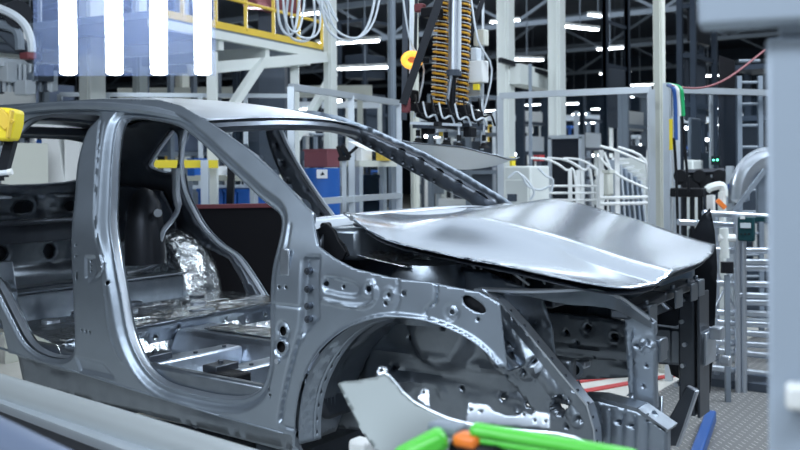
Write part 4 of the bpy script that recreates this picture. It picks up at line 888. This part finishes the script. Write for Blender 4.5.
for pts in ([(600, 146), (620, 152), (650, 165)], [(618, 147), (646, 162), (650, 215)], [(604, 152), (612, 180), (601, 205)], [(600, 158), (618, 175), (650, 190)]): t.p('rack_tube', 'white_plastic', tb([at(x, y, 7.8) for x, y in pts], .011, 8))
for x in (601, 617, 649): t.p('rack_upright', 'white_plastic', ('bar', at(x, 150, 7.85), [*at(x, 150, 7.85)[:2], GZ], .035, .035))
for y in (198, 204): t.p('rack_bar', 'white_plastic', ('tube', [at(600, y, 7.7), at(652, y-1, 7.7)], .014, 8))
for k in range(6):
    u = TH('wrapped_panel', at(615+k*5.5, 200, 8.0), ['foremost', 'second', 'third', 'fourth', 'fifth', 'rearmost'][k]+' of the leaning grey wrapped panels in the white rack, counted from the left', 'panel', 'wrapped panels in the white rack')
    a = at(612+k*5, 160+k*4, 8.0+.03*k); bb = at(622+k*5.5, 214, 8.05+.03*k); bb[2] = GZ+.3; u.p('panel_sheet', 'hose_grey' if k % 2 else 'foreground_grey', ('bar', a, bb, .015, .30)); u.p('edge_strip', 'white_plastic', ('bar', a+UP*.01, a+RT*.1+UP*.01, .02, .02))
t = TH('pale_tub', at(607, 180, 7.6), 'small beige tub hung in the white rack', 'tub'); t.p('tub_body', 'cream', pbox(602, 172, 615, 196, 7.6, .1), bevel=.02); t.p('tub_rim', 'cream', pbox(601, 170, 616, 173, 7.6, .12))

# ---- profile and coloured hoses on the tall post
c = at(668, 85, 6.7); t = TH('cable_mast', (c[0], c[1], GZ), 'aluminium mast with blue, white and green hoses beside the tall post', 'mast')
t.p('mast_profile', 'alu_profile', fpost(667, 83, 9, 6.7)); t.p('yellow_label', 'yellow', pbox(669, 119, 673, 150, 6.5, .02), label='tall narrow yellow label')
for x0, x1, mt, r, ybot in ((673, 676, 'blue_strip', 2, 140), (676.5, 679.5, 'white_plastic', 2, 116), (680, 683, 'hose_green', 2.2, 116)): t.p('hose', mt, tb([at(668, 85, 6.6), at(x0, 88, 6.5), at(x0+2, 100, 6.5), at(x1, ybot, 6.5)], W_(r, 6.5), 8))
t.p('hose', 'black', tb([at(674, 138, 6.5), at(676, 170, 6.5), at(678, 235, 6.5)], .010, 8)); t.p('hose', 'black', tb([at(682, 115, 6.5), at(685, 150, 6.5), at(689, 192, 6.5)], .010, 8)); t.p('red_cable', 'dull_red', tb([at(672, 86, 6.5), at(700, 88, 6.6), at(728, 78, 6.8), at(765, 50, 7)], .008, 6))
t.p('hose_bracket', 'black', pbox(671, 188, 705, 197, 6.6, .08), bevel=.01)
# fence rail spots
t = TH('sensor_post', at(524, 80, 8.8), 'thin sensor post beside the left cream column', 'post'); t.p('post', 'grey_paint', ('bar', at(530, 64, 8.8), [*at(530, 64, 8.8)[:2], GZ], .03, .03))

# ---- right hand dark machinery
def rack(x0, x1, y0, d, ty, levels, label, mat='navy_steel', name='steel_rack', fill=()):
    b = fbox(x0, y0, x1, d, ty); c, s = np.array(b[1]), b[2]; t = TH(name, (c[0], c[1], GZ), label, 'rack')
    for i in (-1, 1):
        for j in (-1, 1): t.p('upright', mat, ('box', c+[i*s[0]/2, j*s[1]/2, 0], (.06, .06, s[2])))
    for k in range(levels):
        z = GZ+s[2]*(k+1)/levels-.03
        t.p('shelf', mat, ('box', (c[0], c[1], z), (s[0], s[1], .05)))
    for k, (f, z, w_, h_, mt) in enumerate(fill): t.p('fitted_unit', mt, ('box', (c[0]+f*s[0], c[1], GZ+z*s[2]), (w_*s[0], s[1]*.8, h_*s[2])), bevel=.01)
    return t
rack(672, 722, -40, 11, .8, 7, 'dark tall steel structure just right of the tall post', fill=((-.2, .62, .4, .2, 'darkgrey'), (.2, .35, .4, .15, 'navy_steel'), (.1, .8, .5, .1, 'black_metal')))
rack(600, 632, -20, 13, .8, 7, 'dark tall steel structure left of the tall post', fill=((0, .6, .5, .2, 'darkgrey'), (.1, .3, .6, .2, 'navy_steel')))
rack(728, 800, 66, 9.5, .6, 5, 'lower dark rack behind the right-hand grey panel', fill=((0, .7, .8, .15, 'black_metal'), (-.2, .5, .3, .2, 'darkgrey')))
rack(340, 390, 22, 17.5, .8, 5, 'dark pipe rack behind the hanging hose loops', fill=((0, .8, .8, .1, 'navy_steel'), (.2, .6, .4, .16, 'darkgrey')))
rack(240, 285, 62, 12, .8, 4, 'dark machine frame under the mezzanine', fill=((-.1, .75, .5, .4, 'darkgrey'), (.3, .5, .3, .3, 'navy_steel')))
rack(-30, 30, 70, 9.5, 1, 5, 'grey machine frame at the left edge above the car rear', 'grey_paint', fill=((-.2, .85, .4, .1, 'darkgrey'), (.2, .6, .4, .2, 'hose_grey'), (.1, .9, .3, .08, 'white_plastic')))
rack(150, 215, 60, 12, .8, 5, 'grey frame behind the last two light tubes', 'grey_paint', fill=((0, .7, .8, .2, 'foreground_blue'), (.1, .45, .6, .2, 'grey_paint')))
rack(35, 66, 60, 11, .8, 5, 'blue-grey frame behind the first light tube', 'grey_paint', fill=((0, .8, .8, .2, 'foreground_blue'), (.1, .45, .6, .3, 'grey_paint'), (-.1, .6, .5, .1, 'white_plastic')))
rack(585, 600, 90, 15, .8, 6, 'narrow distant rack behind the tube trolleys', fill=((0, .7, .8, .1, 'hose_grey'),))
rack(430, 500, 95, 12.5, .8, 5, 'machine frame behind the suction gripper', 'grey_paint', fill=((-.2, .85, .4, .15, 'hose_grey'), (.2, .6, .4, .3, 'darkgrey'), (.0, .4, .8, .1, 'white_plastic')))
rack(516, 550, 92, 14, .8, 6, 'machine frame between the two cream columns', 'navy_steel', fill=((-.2, .85, .4, .08, 'white_plastic'), (.2, .70, .4, .1, 'hose_grey'), (.0, .55, .8, .06, 'orange'), (0, .3, .9, .2, 'cream')))
rack(615, 655, 92, 12, .8, 6, 'frame of machines behind the white part rack', 'grey_paint', fill=((-.2, .85, .3, .1, 'white_plastic'), (.2, .65, .3, .15, 'darkgrey'), (-.1, .5, .5, .1, 'hose_grey')))
t = cab('dark_cabinet', 718, 58, 736, 8.6, .5, 'black_matte', 'tall black cabinet left of the ladder', 'cabinet')
t = cab('grey_curtain_cabinet', 684, 118, 705, 9, .3, 'grey_paint', 'ribbed grey cabinet right of the coloured hoses', 'cabinet')
t = cab('white_unit', 680, 160, 707, 8.5, .3, 'cream_light', 'low white cabinet below the ribbed grey one', 'cabinet')
t = cab('beige_unit', 612, 158, 655, 10.5, .3, 'cream_light', 'low white cabinet behind the white part rack', 'cabinet')
for k in range(6): pass
c = at(711, 205, 8.5); t = TH('indicator_post', (c[0], c[1], GZ), 'thin pale post with two green lit indicators', 'post'); t.p('post', 'alu_profile', ('bar', (c[0], c[1], GZ), at(711, 95, 8.5), .03, .03)); t.p('indicator_box', 'black', pbox(711, 156, 721, 165, 8.1, .05))
for px in (713.5, 717.5): t.p('green_indicator', 'green_led', ('cyl', at(px, 160, 8.0), at(px, 160, 8.03), .008, 8))
a0, a1 = at(739, 100, 8.4), at(760, 100, 8.4)
t = TH('wall_ladder', (*a0[:2], GZ), 'grey ladder standing right of the tall black cabinet', 'ladder')
for a in (a0, a1): t.p('ladder_rail', 'grey_paint', ('bar', (a[0], a[1], GZ), (a[0], a[1], at(739, 76, 8.4)[2]), .04, .04))
for k in range(13): z = GZ+.15+.19*k; t.p('rung', 'grey_paint', ('tube', [(a0[0], a0[1], z), (a1[0], a1[1], z)], .014, 6))
# hooks with dark grips behind the hood tip
t = TH('dark_pipe_manifold', at(690, 200, 7.4), 'dark pipe manifold with valve knobs behind the coloured hoses', 'manifold')
for k in range(4): t.p('riser_pipe', 'black_metal', ('tube', [at(684+k*8, 172, 7.5), [*at(684+k*8, 172, 7.5)[:2], GZ]], .02, 8))
for y in (173, 182, 192): t.p('header_pipe', 'black_metal', ('tube', [at(676, y, 7.5), at(724, y-2, 7.5)], .025, 8))
for k in range(7): t.p('valve_knob', 'black', ('cyl', at(680+k*6.5, 176+(k % 3)*6, 7.4), at(680+k*6.5, 176+(k % 3)*6, 7.46), .05, 12))
# silver car body part on the right
def arcpart(cx, cy, rpx, d):
    t = TH('silver_body_part', (*at(cx, cy, d)[:2], GZ), 'arched silver wheelhouse pressing standing at the right behind the rail', 'body pressing')
    m = MB(); vs = []; fs = []; N, K = 18, 6
    for i in range(N+1):
        a = math.pi*(.42+.62*i/N)
        for k in range(K+1):
            rr = W_(rpx, d)*(1-.5*(k/K)**1.5); q = at(cx, cy, d)+RT*(rr*math.cos(a))+UP*(rr*1.25*math.sin(a))-FW*(.12*math.sin(math.pi*k/K*.9)); vs.append(q)
    for i in range(N):
        for k in range(K): a = i*(K+1)+k; fs.append((a, a+1, a+K+2, a+K+1))
    m.add(vs, fs); o = m.build('arched_pressing', 'alu', t.e, smooth=True); sd = o.modifiers.new('g', 'SOLIDIFY'); sd.thickness = .01
    t.p('inner_panel', 'steel', ('box', at(cx+8, cy-12, d+.1), (.30, .05, .5)), bevel=.04); t.p('slot', 'black', ('box', at(cx-12, cy-28, d-.06), (.05, .03, .02)))
    t.p('cradle', 'grey_paint', ('bar', at(cx-30, cy+20, d), at(cx+20, cy+20, d), .06, .06)); t.p('cradle_leg', 'grey_paint', ('bar', at(cx-28, cy+20, d), [*at(cx-28, cy+20, d)[:2], GZ], .06, .06)); t.p('cradle_leg', 'grey_paint', ('bar', at(cx+16, cy+20, d), [*at(cx+16, cy+20, d)[:2], GZ], .06, .06)); t.p('stay', 'steel', ('bar', at(733, 212, d-.25), at(765, 170, d-.25), .03, .03))
arcpart(768, 197, 40, 7.2)
t = TH('white_hose_arm', at(712, 200, 6.9), 'cream curved hose and small yellow tag left of the silver pressing', 'hose')
t.p('hose', 'cream_light', tb([at(707, 190, 6.9), at(712, 187, 6.9), at(722, 186, 6.9), at(724, 196, 6.9), at(722, 206, 6.9), [*at(722, 206, 6.9)[:2], GZ]], .03, 8)); t.p('tag', 'orange', ('bar', at(717, 200, 6.8), at(725, 208, 6.8), .03, .03)); t.p('tag_plate', 'white_plastic', pbox(706, 195, 716, 213, 6.9, .06))
c = at(730, 168, 7.3); t = TH('blue_mast', (*c[:2], GZ), 'short blue-grey square mast left of the silver pressing', 'post'); t.p('mast', 'alu_profile', fpost(730, 166, 9, 7.3)); t.p('blue_collar', 'blue_strip', pbox(727, 184, 734, 190, 7.22, .05))

# ---- aluminium rail stand right of the car
D = 6.3
t = TH('tube_rail_stand', at(735, 385, D), 'aluminium tube rail stand beside the hood tip', 'rail stand')
def rl(p, q, r=.022, mt='alu'): t.p('rail_tube', mt, ('tube', [p, q], r, 10), smooth=True)
for x in (716, 737, 743): 
    c = at(x, 215, D+(.3 if x == 716 else 0)); t.p('rail_post', 'alu', ('tube', [(c[0], c[1], c[2]), (c[0], c[1], GZ+.01)], .020, 10), smooth=True)
for (x0, y0, x1, y1) in ((703, 213, 790, 218), (678, 222, 742, 226), (742, 262, 790, 262), (742, 268, 790, 268), (705, 341, 790, 347), (712, 350, 790, 358), (706, 367, 790, 377), (738, 295, 790, 297), (742, 302, 790, 303), (714, 250, 790, 251), (714, 283, 790, 285), (716, 312, 790, 315), (716, 322, 790, 326), (718, 331, 790, 336), (704, 357, 716, 358)): rl(at(x0, y0, D), at(x1, y1, D+.1))
rl(at(712, 262, D+.1), at(736, 312, D+.1), .008); rl(at(714, 310, D+.1), at(738, 262, D+.1), .008)
t.p('tray', 'grey_paint', ('hexa', [at(742, 300, D+.3), at(800, 300, D+.3), at(800, 306, D+.1), at(742, 306, D+.1)]+[at(742, 299, D+.3), at(800, 299, D+.3), at(800, 305, D+.1), at(742, 305, D+.1)])); t.p('lower_tray', 'darkgrey', pbox(700, 379, 800, 392, D+.15, .25))
t.p('clamp', 'alu', ('box', at(714, 349, D-.02), (.05, .06, .05)), bevel=.008)
t = TH('green_control_box', at(747, 240, D-.1), 'dark green control box with small display clipped on the tube rail', 'control box')
t.p('box_body', 'teal_dark', pbox(738, 217, 755, 241, D-.08, .05), bevel=.008); t.p('display', 'hose_grey', pbox(741, 223, 750, 228, D-.13, .008)); t.p('clip', 'white_plastic', pbox(740, 216, 745, 219, D-.12, .02)); t.p('side_box', 'teal_dark', pbox(756, 217, 790, 222, D, .05), bevel=.005)
for k in range(3): t.p('button', 'black', ('cyl', at(741+k*4, 234, D-.12), at(741+k*4, 234, D-.10), .006, 8))
# dark low machine behind the rails
t = cab('low_machine', 716, 268, 800, 9.6, .4, 'darkgrey', 'low dark machine behind the tube rails', 'machine')
t = TH('cream_pump', (*at(727, 262, 6.1)[:2], GZ), 'cream and black pump between hood tip and rail posts', 'pump'); t.p('pump_body', 'cream_light', ('tube', [at(724, 228, 6.1), at(725, 258, 6.1)], .028, 12), smooth=True); t.p('motor', 'black', ('tube', [at(727, 262, 6.05), at(727, 273, 6.05)], .04, 14), smooth=True); t.p('pump_stand', 'grey_paint', ('bar', at(727, 275, 6.05), [*at(727, 275, 6.05)[:2], GZ], .03, .03)); t.p('pump_inlet', 'white_plastic', ('tube', [at(719, 238, 6.1), at(735, 238, 6.1)], .025, 8))

# ---- the distant line: machines, totes and lamps far down the hall, one line per bay
rnd = random.Random(11)
for nm, px0, px1, d, y0, lab in (('distant_assembly_line', 515, 655, 17, 118, 'distant bright assembly line glimpsed between the cream columns and the tall post'), ('distant_assembly_line', 165, 380, 15.3, 105, 'distant assembly line behind the clear fence over the car roof and windshield'), ('distant_assembly_line', 665, 765, 16, 120, 'distant assembly line behind the dark racks at the right'), ('distant_assembly_line', -20, 140, 15, 110, 'distant assembly line behind the rear of the car'), ('distant_assembly_line', 415, 500, 16, 118, 'distant assembly line behind the suction gripper')):
    t = TH(nm, [*at((px0+px1)/2, 150, d)[:2], GZ], lab, 'assembly line', 'assembly lines far down the hall')
    W = px1-px0; n = int(min(44, 10+W/5))
    t.p('conveyor_bed', 'grey_paint', ('bar', [*at(px0, 170, d)[:2], .9], [*at(px1, 170, d)[:2], .9], .6, .15))
    t.p('overhead_track', 'hose_grey', ('bar', at(px0, y0, d), at(px1, y0, d), .10, .10))
    for k in range(n):
        px = px0+W*(k+rnd.random())/n; dd = d+rnd.uniform(-1.2, 1.2); yy = rnd.uniform(y0+4, 172); w_ = rnd.uniform(3, 11); h_ = rnd.uniform(2, 10)
        mt = rnd.choice(['white_plastic', 'cream_light', 'hose_grey', 'foreground_grey', 'blue_bin', 'darkgrey', 'navy_steel', 'black', 'white_plastic', 'yellow_rail', 'foreground_blue', 'alu'])
        c = at(px, yy, dd); s_ = W_(1, dd)
        if k % 3 == 0: t.p('machine_unit', mt, ('box', c, (w_*s_, .3, h_*s_)), ('bar', c-[0, 0, h_*s_/2], [c[0], c[1], GZ], .06, .06), bevel=.01)
        elif k % 3 == 1: t.p('line_post', rnd.choice(['cream_light', 'grey_paint', 'black_metal', 'alu_profile']), ('bar', [c[0], c[1], GZ], at(px, y0-8*rnd.random(), dd), .07, .07))
        else: t.p('tote', mt, ('box', c, (w_*s_*.8, .3, h_*s_*.6)), ('bar', c, [c[0], c[1], GZ], .05, .05), bevel=.01)
        if k % 6 == 2:
            p = at(px+3, yy-12, dd); t.p('work_light', 'strip_light', ('bar', p, p+np.array([.25, 0, 0]), .06, .04))

c = at(344, 158, 6.62); t = TH('clamp_bracket', [c[0], c[1], GZ], 'black forked clamp with a white curved plate on the clear fence, seen through the windshield', 'clamp')
t.p('bracket_post', 'alu_profile', ('bar', [*at(344, 160, 6.58)[:2], GZ], at(344, 160, 6.58), .03, .03)); t.p('fork_arm', 'black', ('bar', at(338, 146, 6.55), at(342, 158, 6.55), .03, .03), bevel=.006); t.p('fork_arm', 'black', ('bar', at(342, 145, 6.55), at(350, 158, 6.55), .03, .03), bevel=.006); t.p('clamp_base', 'black', ('bar', at(338, 159, 6.55), at(350, 158, 6.55), .03, .03), bevel=.006); t.p('reach_arm', 'black', ('bar', at(349, 154, 6.55), at(358, 146, 6.55), .02, .02))
t.p('white_plate', 'white_plastic', ('hexa', [at(348, 142, 6.5), at(366, 151, 6.45), at(378, 152, 6.5), at(362, 143, 6.6)]+[at(348, 141, 6.5), at(366, 150, 6.45), at(378, 151, 6.5), at(362, 142, 6.6)]))

# ---- floor pieces
pz = GZ+.012
struct(MB().box((4.2, 3.2, GZ+.004), (9.2, 11, .012)), 'trim_1', 'tread_plate')
for k, (a, b) in enumerate((((560, 384), (668, 368)), ((540, 399), (690, 372)), ((490, 363), (560, 366)), ((604, 372), (640, 374)))):
    p, q = onz(*a, GZ+.005), onz(*b, GZ+.005); m = MB(); m.bar(p, q, .07, .006); o = m.build('floor_line', 'red'); tag(o, ['red line on the floor under the engine bay, upper one', 'long red line on the floor crossing under the car front', 'red line on the floor behind the near wheel arch', 'short red cross line under the car front'][k], 'floor marking', 'red floor lines')
m = MB(); m.bar(onz(711, 416, GZ+.05), onz(696, 458, GZ+.05), .06, .07); o = m.build('blue_floor_guide', 'blue_strip', bevel=.01); tag(o, 'blue guide bar lying on the tread plate beside the car front', 'guide bar')
# carrier under the car
t = TH('car_carrier', (-1.2, 0, GZ), 'dark skid carrier on posts under the car body', 'carrier')
for s in (-1, 1):
    t.p('skid_beam', 'darkgrey', ('bar', (-3.2, s*.62, .08), (-.55, s*.62, .08), .10, .12))
    for x in (-2.1, -.75): t.p('support_pad', 'darkgrey', ('box', (x, s*.66, .17), (.12, .12, .11))); t.p('leg', 'darkgrey', ('box', (x, s*.62, (GZ+.02)/2), (.10, .10, .02-GZ)))
for x in (-2.1, -.75): t.p('cross_member', 'darkgrey', ('bar', (x, -.62, .08), (x, .62, .08), .10, .10))
c = onz(540, 392, .10)
# ---- green handling fixture, in front
F = 1.55
t = TH('green_fixture', [*at(500, 460, F)[:2], GZ], 'bright green part fixture with orange clamp at the bottom edge', 'fixture')
t.p('green_arm', 'green', ('bar', at(396, 462, F), at(446, 436, F), .05, .035), bevel=.012); t.p('green_arm', 'green', ('bar', at(470, 429, F), at(640, 458, F-.05), .035, .022), bevel=.01); t.p('green_arm', 'green', ('bar', at(478, 438, F), at(640, 466, F-.05), .035, .018), bevel=.008)
t.p('orange_clamp', 'orange', ('box', at(469, 440, F), (.045, .04, .022)), bevel=.008); t.p('clamp_body', 'black', ('box', at(478, 452, F), (.09, .05, .035)), bevel=.01); t.p('clamp_body', 'grey_paint', ('box', at(448, 428, F+.05), (.06, .04, .02)), bevel=.006)
cc = at(500, 475, F); t.p('pedestal', 'grey_paint', ('bar', cc, (cc[0], cc[1], GZ), .10, .10)); t.p('crossbar', 'grey_paint', ('bar', at(400, 472, F), at(640, 480, F), .05, .05)); t.p('foot_plate', 'grey_paint', ('box', (cc[0], cc[1], GZ+.015), (.4, .4, .03)))
# ---- loose fender
fo = [(338, 384), (344, 381.5), (354, 381), (366, 379), (377, 377), (384, 373.5), (389, 376), (396, 384), (402, 392), (414, 402.5), (430, 411), (448, 419), (470, 424.5), (500, 428.5), (530, 431.5), (556, 434), (575, 438), (592, 446), (610, 462), (620, 490), (560, 500), (470, 500), (410, 492), (384, 462), (372, 446), (361, 430), (351, 410), (343, 394)]
def fm(U, V, H):
    out = []
    for u, v in zip(U, V):
        d = 2.35-.0011*(u-340)-.0016*(v-380)+.06*math.sin((u-338)/150*1.6)*((v-375)/80)**2; out.append(at(u, v, d))
    return np.array(out)
t = TH('loose_fender', at(470, 490, 2.2), 'loose silver front fender held up in front of the wheel arch', 'fender')
sheet('fender_skin', fo, fm, 'fender_steel', t.e, [], 3.5, .003)
e0 = fm(*np.array(fo[5:18]).T, 0)
m = MB()
for a, b in zip(e0[:-1], e0[1:]): m.tube([a+FW*.004, b+FW*.004], .0035, 6)
m.build('folded_edge', 'alu', t.e, smooth=True)
bo = [(467, 419), (470, 406), (489, 408), (495, 414), (508, 419), (520, 419), (526, 415), (534, 419), (537, 414), (552, 417), (552, 433), (530, 431), (500, 429), (467, 427)]
sheet('mounting_flange', bo, lambda U, V, H: fm(U, V, H)+FW*.03, 'alu', t.e, [circ(c, 1.6, 8) for c in ((472, 413), (482, 415), (526, 418), (537, 424), (548, 425))], 2.0, .003)
sheet('mounting_tab', [(418, 402), (421, 393), (425, 390), (429, 392), (430, 411)], lambda U, V, H: fm(U, V, H)+FW*.02, 'alu', t.e, [circ((424, 394), 1.5, 8)], 2.0, .003)
sheet('mounting_tab', [(376, 378), (378, 370), (383, 368), (387, 370), (388, 377)], lambda U, V, H: fm(U, V, H)+FW*.02, 'alu', t.e, [circ((381, 372), 1.7, 8)], 2.0, .003)
cc = at(470, 488, 2.2); t.p('holding_post', 'grey_paint', ('bar', cc, (cc[0], cc[1], GZ), .05, .05)); t.p('clamp', 'black_metal', ('box', cc, (.12, .08, .06)), bevel=.01)
c = at(362, 446, 2.5); t.p('rubber_clamp', 'white_plastic', ('box', c+[0, 0, -.005], (.06, .05, .05)), bevel=.012)
# ---- line-side rails, lower left
def rail(name, a, b, z, r, mat, label, cat, kind='tube', ext=1.5):
    p, q = onz(*a, z), onz(*b, z); v = (q-p)/np.linalg.norm(q-p); p = p-v*ext; q = q+v*.9
    t = TH(name, [*((p+q)/2)[:2], GZ], label, cat)
    if kind == 'tube': t.p('rail_tube', mat, ('tube', [p, q], r, 24), smooth=True)
    else:
        t.p('rail_profile', mat, ('bar', p, q, r*2, r*1.6)); sd_ = np.cross(v, [0, 0, 1.]); sd_ = sd_ if sd_@(CAM-p) > 0 else -sd_; t.p('gap_shade_bar', 'black', ('bar', p+sd_*r*2.1+[0, 0, -r*.6], q+sd_*r*2.1+[0, 0, -r*.6], r*1.8, r*.8)); t.p('lower_flange', 'alu_profile', ('bar', p+sd_*r*3.6+[0, 0, -r*.8], q+sd_*r*3.6+[0, 0, -r*.8], r*1.2, r*.6))  # black bar stands in for the shade in the gap between rails
    for f in (.25, .6, .9):
        c = p+(q-p)*f; t.p('stanchion', 'grey_paint', ('bar', c+[0, 0, -r], (c[0], c[1], GZ), .04, .04))
    return t
rail('guard_rail', (0, 388), (200, 452), .58, .043, 'foreground_cream', 'thick cream rounded guard rail running along the car sill', 'rail')
rail('conveyor_rail', (0, 405), (110, 446), .55, .022, 'alu_profile', 'flat aluminium conveyor rail below the cream guard rail', 'rail', 'bar')
rail('guard_rail', (0, 446), (60, 478), .80, .042, 'foreground_blue', 'blurred blue-grey round rail in the bottom left corner', 'rail', ext=1.0)
# ---- yellow cover at the left edge
d = 3.45
t = TH('covered_robot_arm', [*at(-20, 170, d)[:2], GZ], 'yellow-covered tool arm on a dark mast at the left edge', 'tool arm')
yo = [(-40, 106), (-6, 107), (6, 107.5), (15, 110), (14, 124), (9, 141), (0, 141), (-4, 139), (-40, 139)]
m = MB(); m.prism([at(x, y, d) for x, y in yo], FW*.10); m.build('yellow_cover', 'yellow', t.e, bevel=.012)
t.p('cover_shade', 'yellow_rail', ('bar', at(-4, 112, d-.01), at(10, 126, d-.01), .012, .05), bevel=.004); t.p('cover_shade', 'yellow_rail', ('bar', at(12, 110, d-.01), at(8, 138, d-.01), .01, .03), bevel=.004)  # darker yellow bars put the cover's recess shading into the colour
t.p('mast', 'black_metal', ('bar', at(12, 138, d+.08), at(2, 176, d+.08), .04, .035)); t.p('mast', 'black_metal', ('bar', at(2, 176, d+.08), [*at(-26, 180, d+.08)[:2], at(-20, 178, d)[2]], .04, .035)); t.p('pillar', 'grey_paint', ('bar', [*at(-26, 110, d+.08)[:2], at(-20, 110, d)[2]], [*at(-26, 178, d+.08)[:2], GZ], .10, .10))
t.p('pale_cable', 'hose_grey', ('tube', [at(-25, 174, d-.02), at(2, 173, d-.02), at(10, 172, d-.02)], .010, 10)); t.p('cable_end', 'white_plastic', ('tube', [at(8, 172.5, d-.02), at(12, 171.5, d-.02)], .012, 10))
# ---- overhead dark tool, upper left corner
t = TH('overhead_robot', at(10, 40, 7), 'dark overhead robot arm with pale hoses, upper left corner', 'robot')
t.p('arm', 'darkgrey', ('bar', at(-20, 8, 7), at(36, 60, 7), .12, .10), ('bar', at(-20, 45, 7), at(38, 52, 7), .08, .07), bevel=.02); t.p('hose', 'hose_grey', tb([at(-20, 2, 6.8), at(8, 12, 6.8), at(24, 24, 6.8), at(31, 40, 6.8), at(32, 52, 6.8)], .03, 8)); t.p('hose', 'grey_paint', tb([at(-10, 22, 6.9), at(16, 30, 6.9), at(20, 50, 6.9)], .035, 8)); t.p('tool_head', 'dull_red', ('box', at(28, 56, 6.9), (.10, .08, .05)), bevel=.01); t.p('mount', 'grey_paint', ('bar', at(-15, 10, 7.2), [*at(-15, 10, 7.2)[:2], 6.5], .15, .15)); t.p('joint', 'black_metal', ('cyl', at(18, 14, 6.85), at(18, 14, 7.1), .10, 16)); t.p('white_plate', 'white_plastic', pbox(20, 30, 27, 52, 7.1, .03))
t = TH('overhead_pallet', at(20, 66, 8), 'pale horizontal beam with hanging parts, upper left', 'beam')
t.p('beam', 'hose_grey', ('bar', at(-20, 60, 8), at(45, 67, 8.4), .08, .07))
for px in (-10, 40): t.p('hanger', 'grey_paint', ('bar', at(px, 62, 8.2), [*at(px, 62, 8.2)[:2], 6.5], .03, .03))
rnd = random.Random(5)
for k in range(12): t.p('hung_part', rnd.choice(['grey_paint', 'hose_grey', 'darkgrey', 'steel']), ('box', at(-6+k*5.2, 72+rnd.random()*18, 8.1+rnd.random()*.2), (.05+rnd.random()*.12, .1, .06+rnd.random()*.12)), ('cyl', at(-6+k*5.2, 64, 8.2), at(-6+k*5.2, 92, 8.2), .02, 6), bevel=.008)
# ---- grey cabinet at the right edge, very near
D1 = 1.15
_e = ray(767, HY).copy(); _e[2] = 0; _e /= np.linalg.norm(_e); _w = np.array([_e[1], -_e[0], 0])
axs = (_w, _e, np.array([0, 0, 1.]))
def vb(name, px, y0, y1, dd, wd, ty, mat, bv):      # block whose near left edge is at px; turned to face the walkway
    a = at(px, y0, dd); z1 = a[2]; z0 = GZ if y1 is None else at(px, y1, dd)[2]; c = a+_w*wd/2+_e*ty/2; c[2] = (z0+z1)/2
    m = MB(); m.box(c, (wd, ty, z1-z0), ax=axs); return m.build(name, mat, t.e, bevel=bv)
t = TH('grey_cabinet', [*at(810, 300, D1)[:2], GZ], 'large blue-grey cabinet filling the right edge, very near', 'cabinet')
vb('cabinet_body', 766, 37, None, D1, .30, .22, 'foreground_grey', .006)
vb('neck', 779, 22, 38, D1, .26, .16, 'foreground_grey', .004)
vb('head_box', 697, -70, 26, D1, .38, .06, 'foreground_grey', .006)
m = MB(); m.box(at(797, 396, D1-.03), (.026, .03, .030), ax=axs); m.build('white_knob', 'white_plastic', t.e, bevel=.006)
# ---- the hall
def wallq(name, a, b, mat='navy_steel'):
    m = MB(); m.bar((*a, 3.1), (*b, 3.1), .3, 6.9); struct(m, name, mat)
wallq('wall_back', (-46, 41), (16, 41)); wallq('wall_left', (-46, -12), (-46, 41)); wallq('wall_right', (16, -12), (16, 41)); wallq('wall_front', (-46, -12), (16, -12))
struct(MB().box((-15, 14.5, 6.6), (62, 53, .1)), 'ceiling', 'darkgrey')
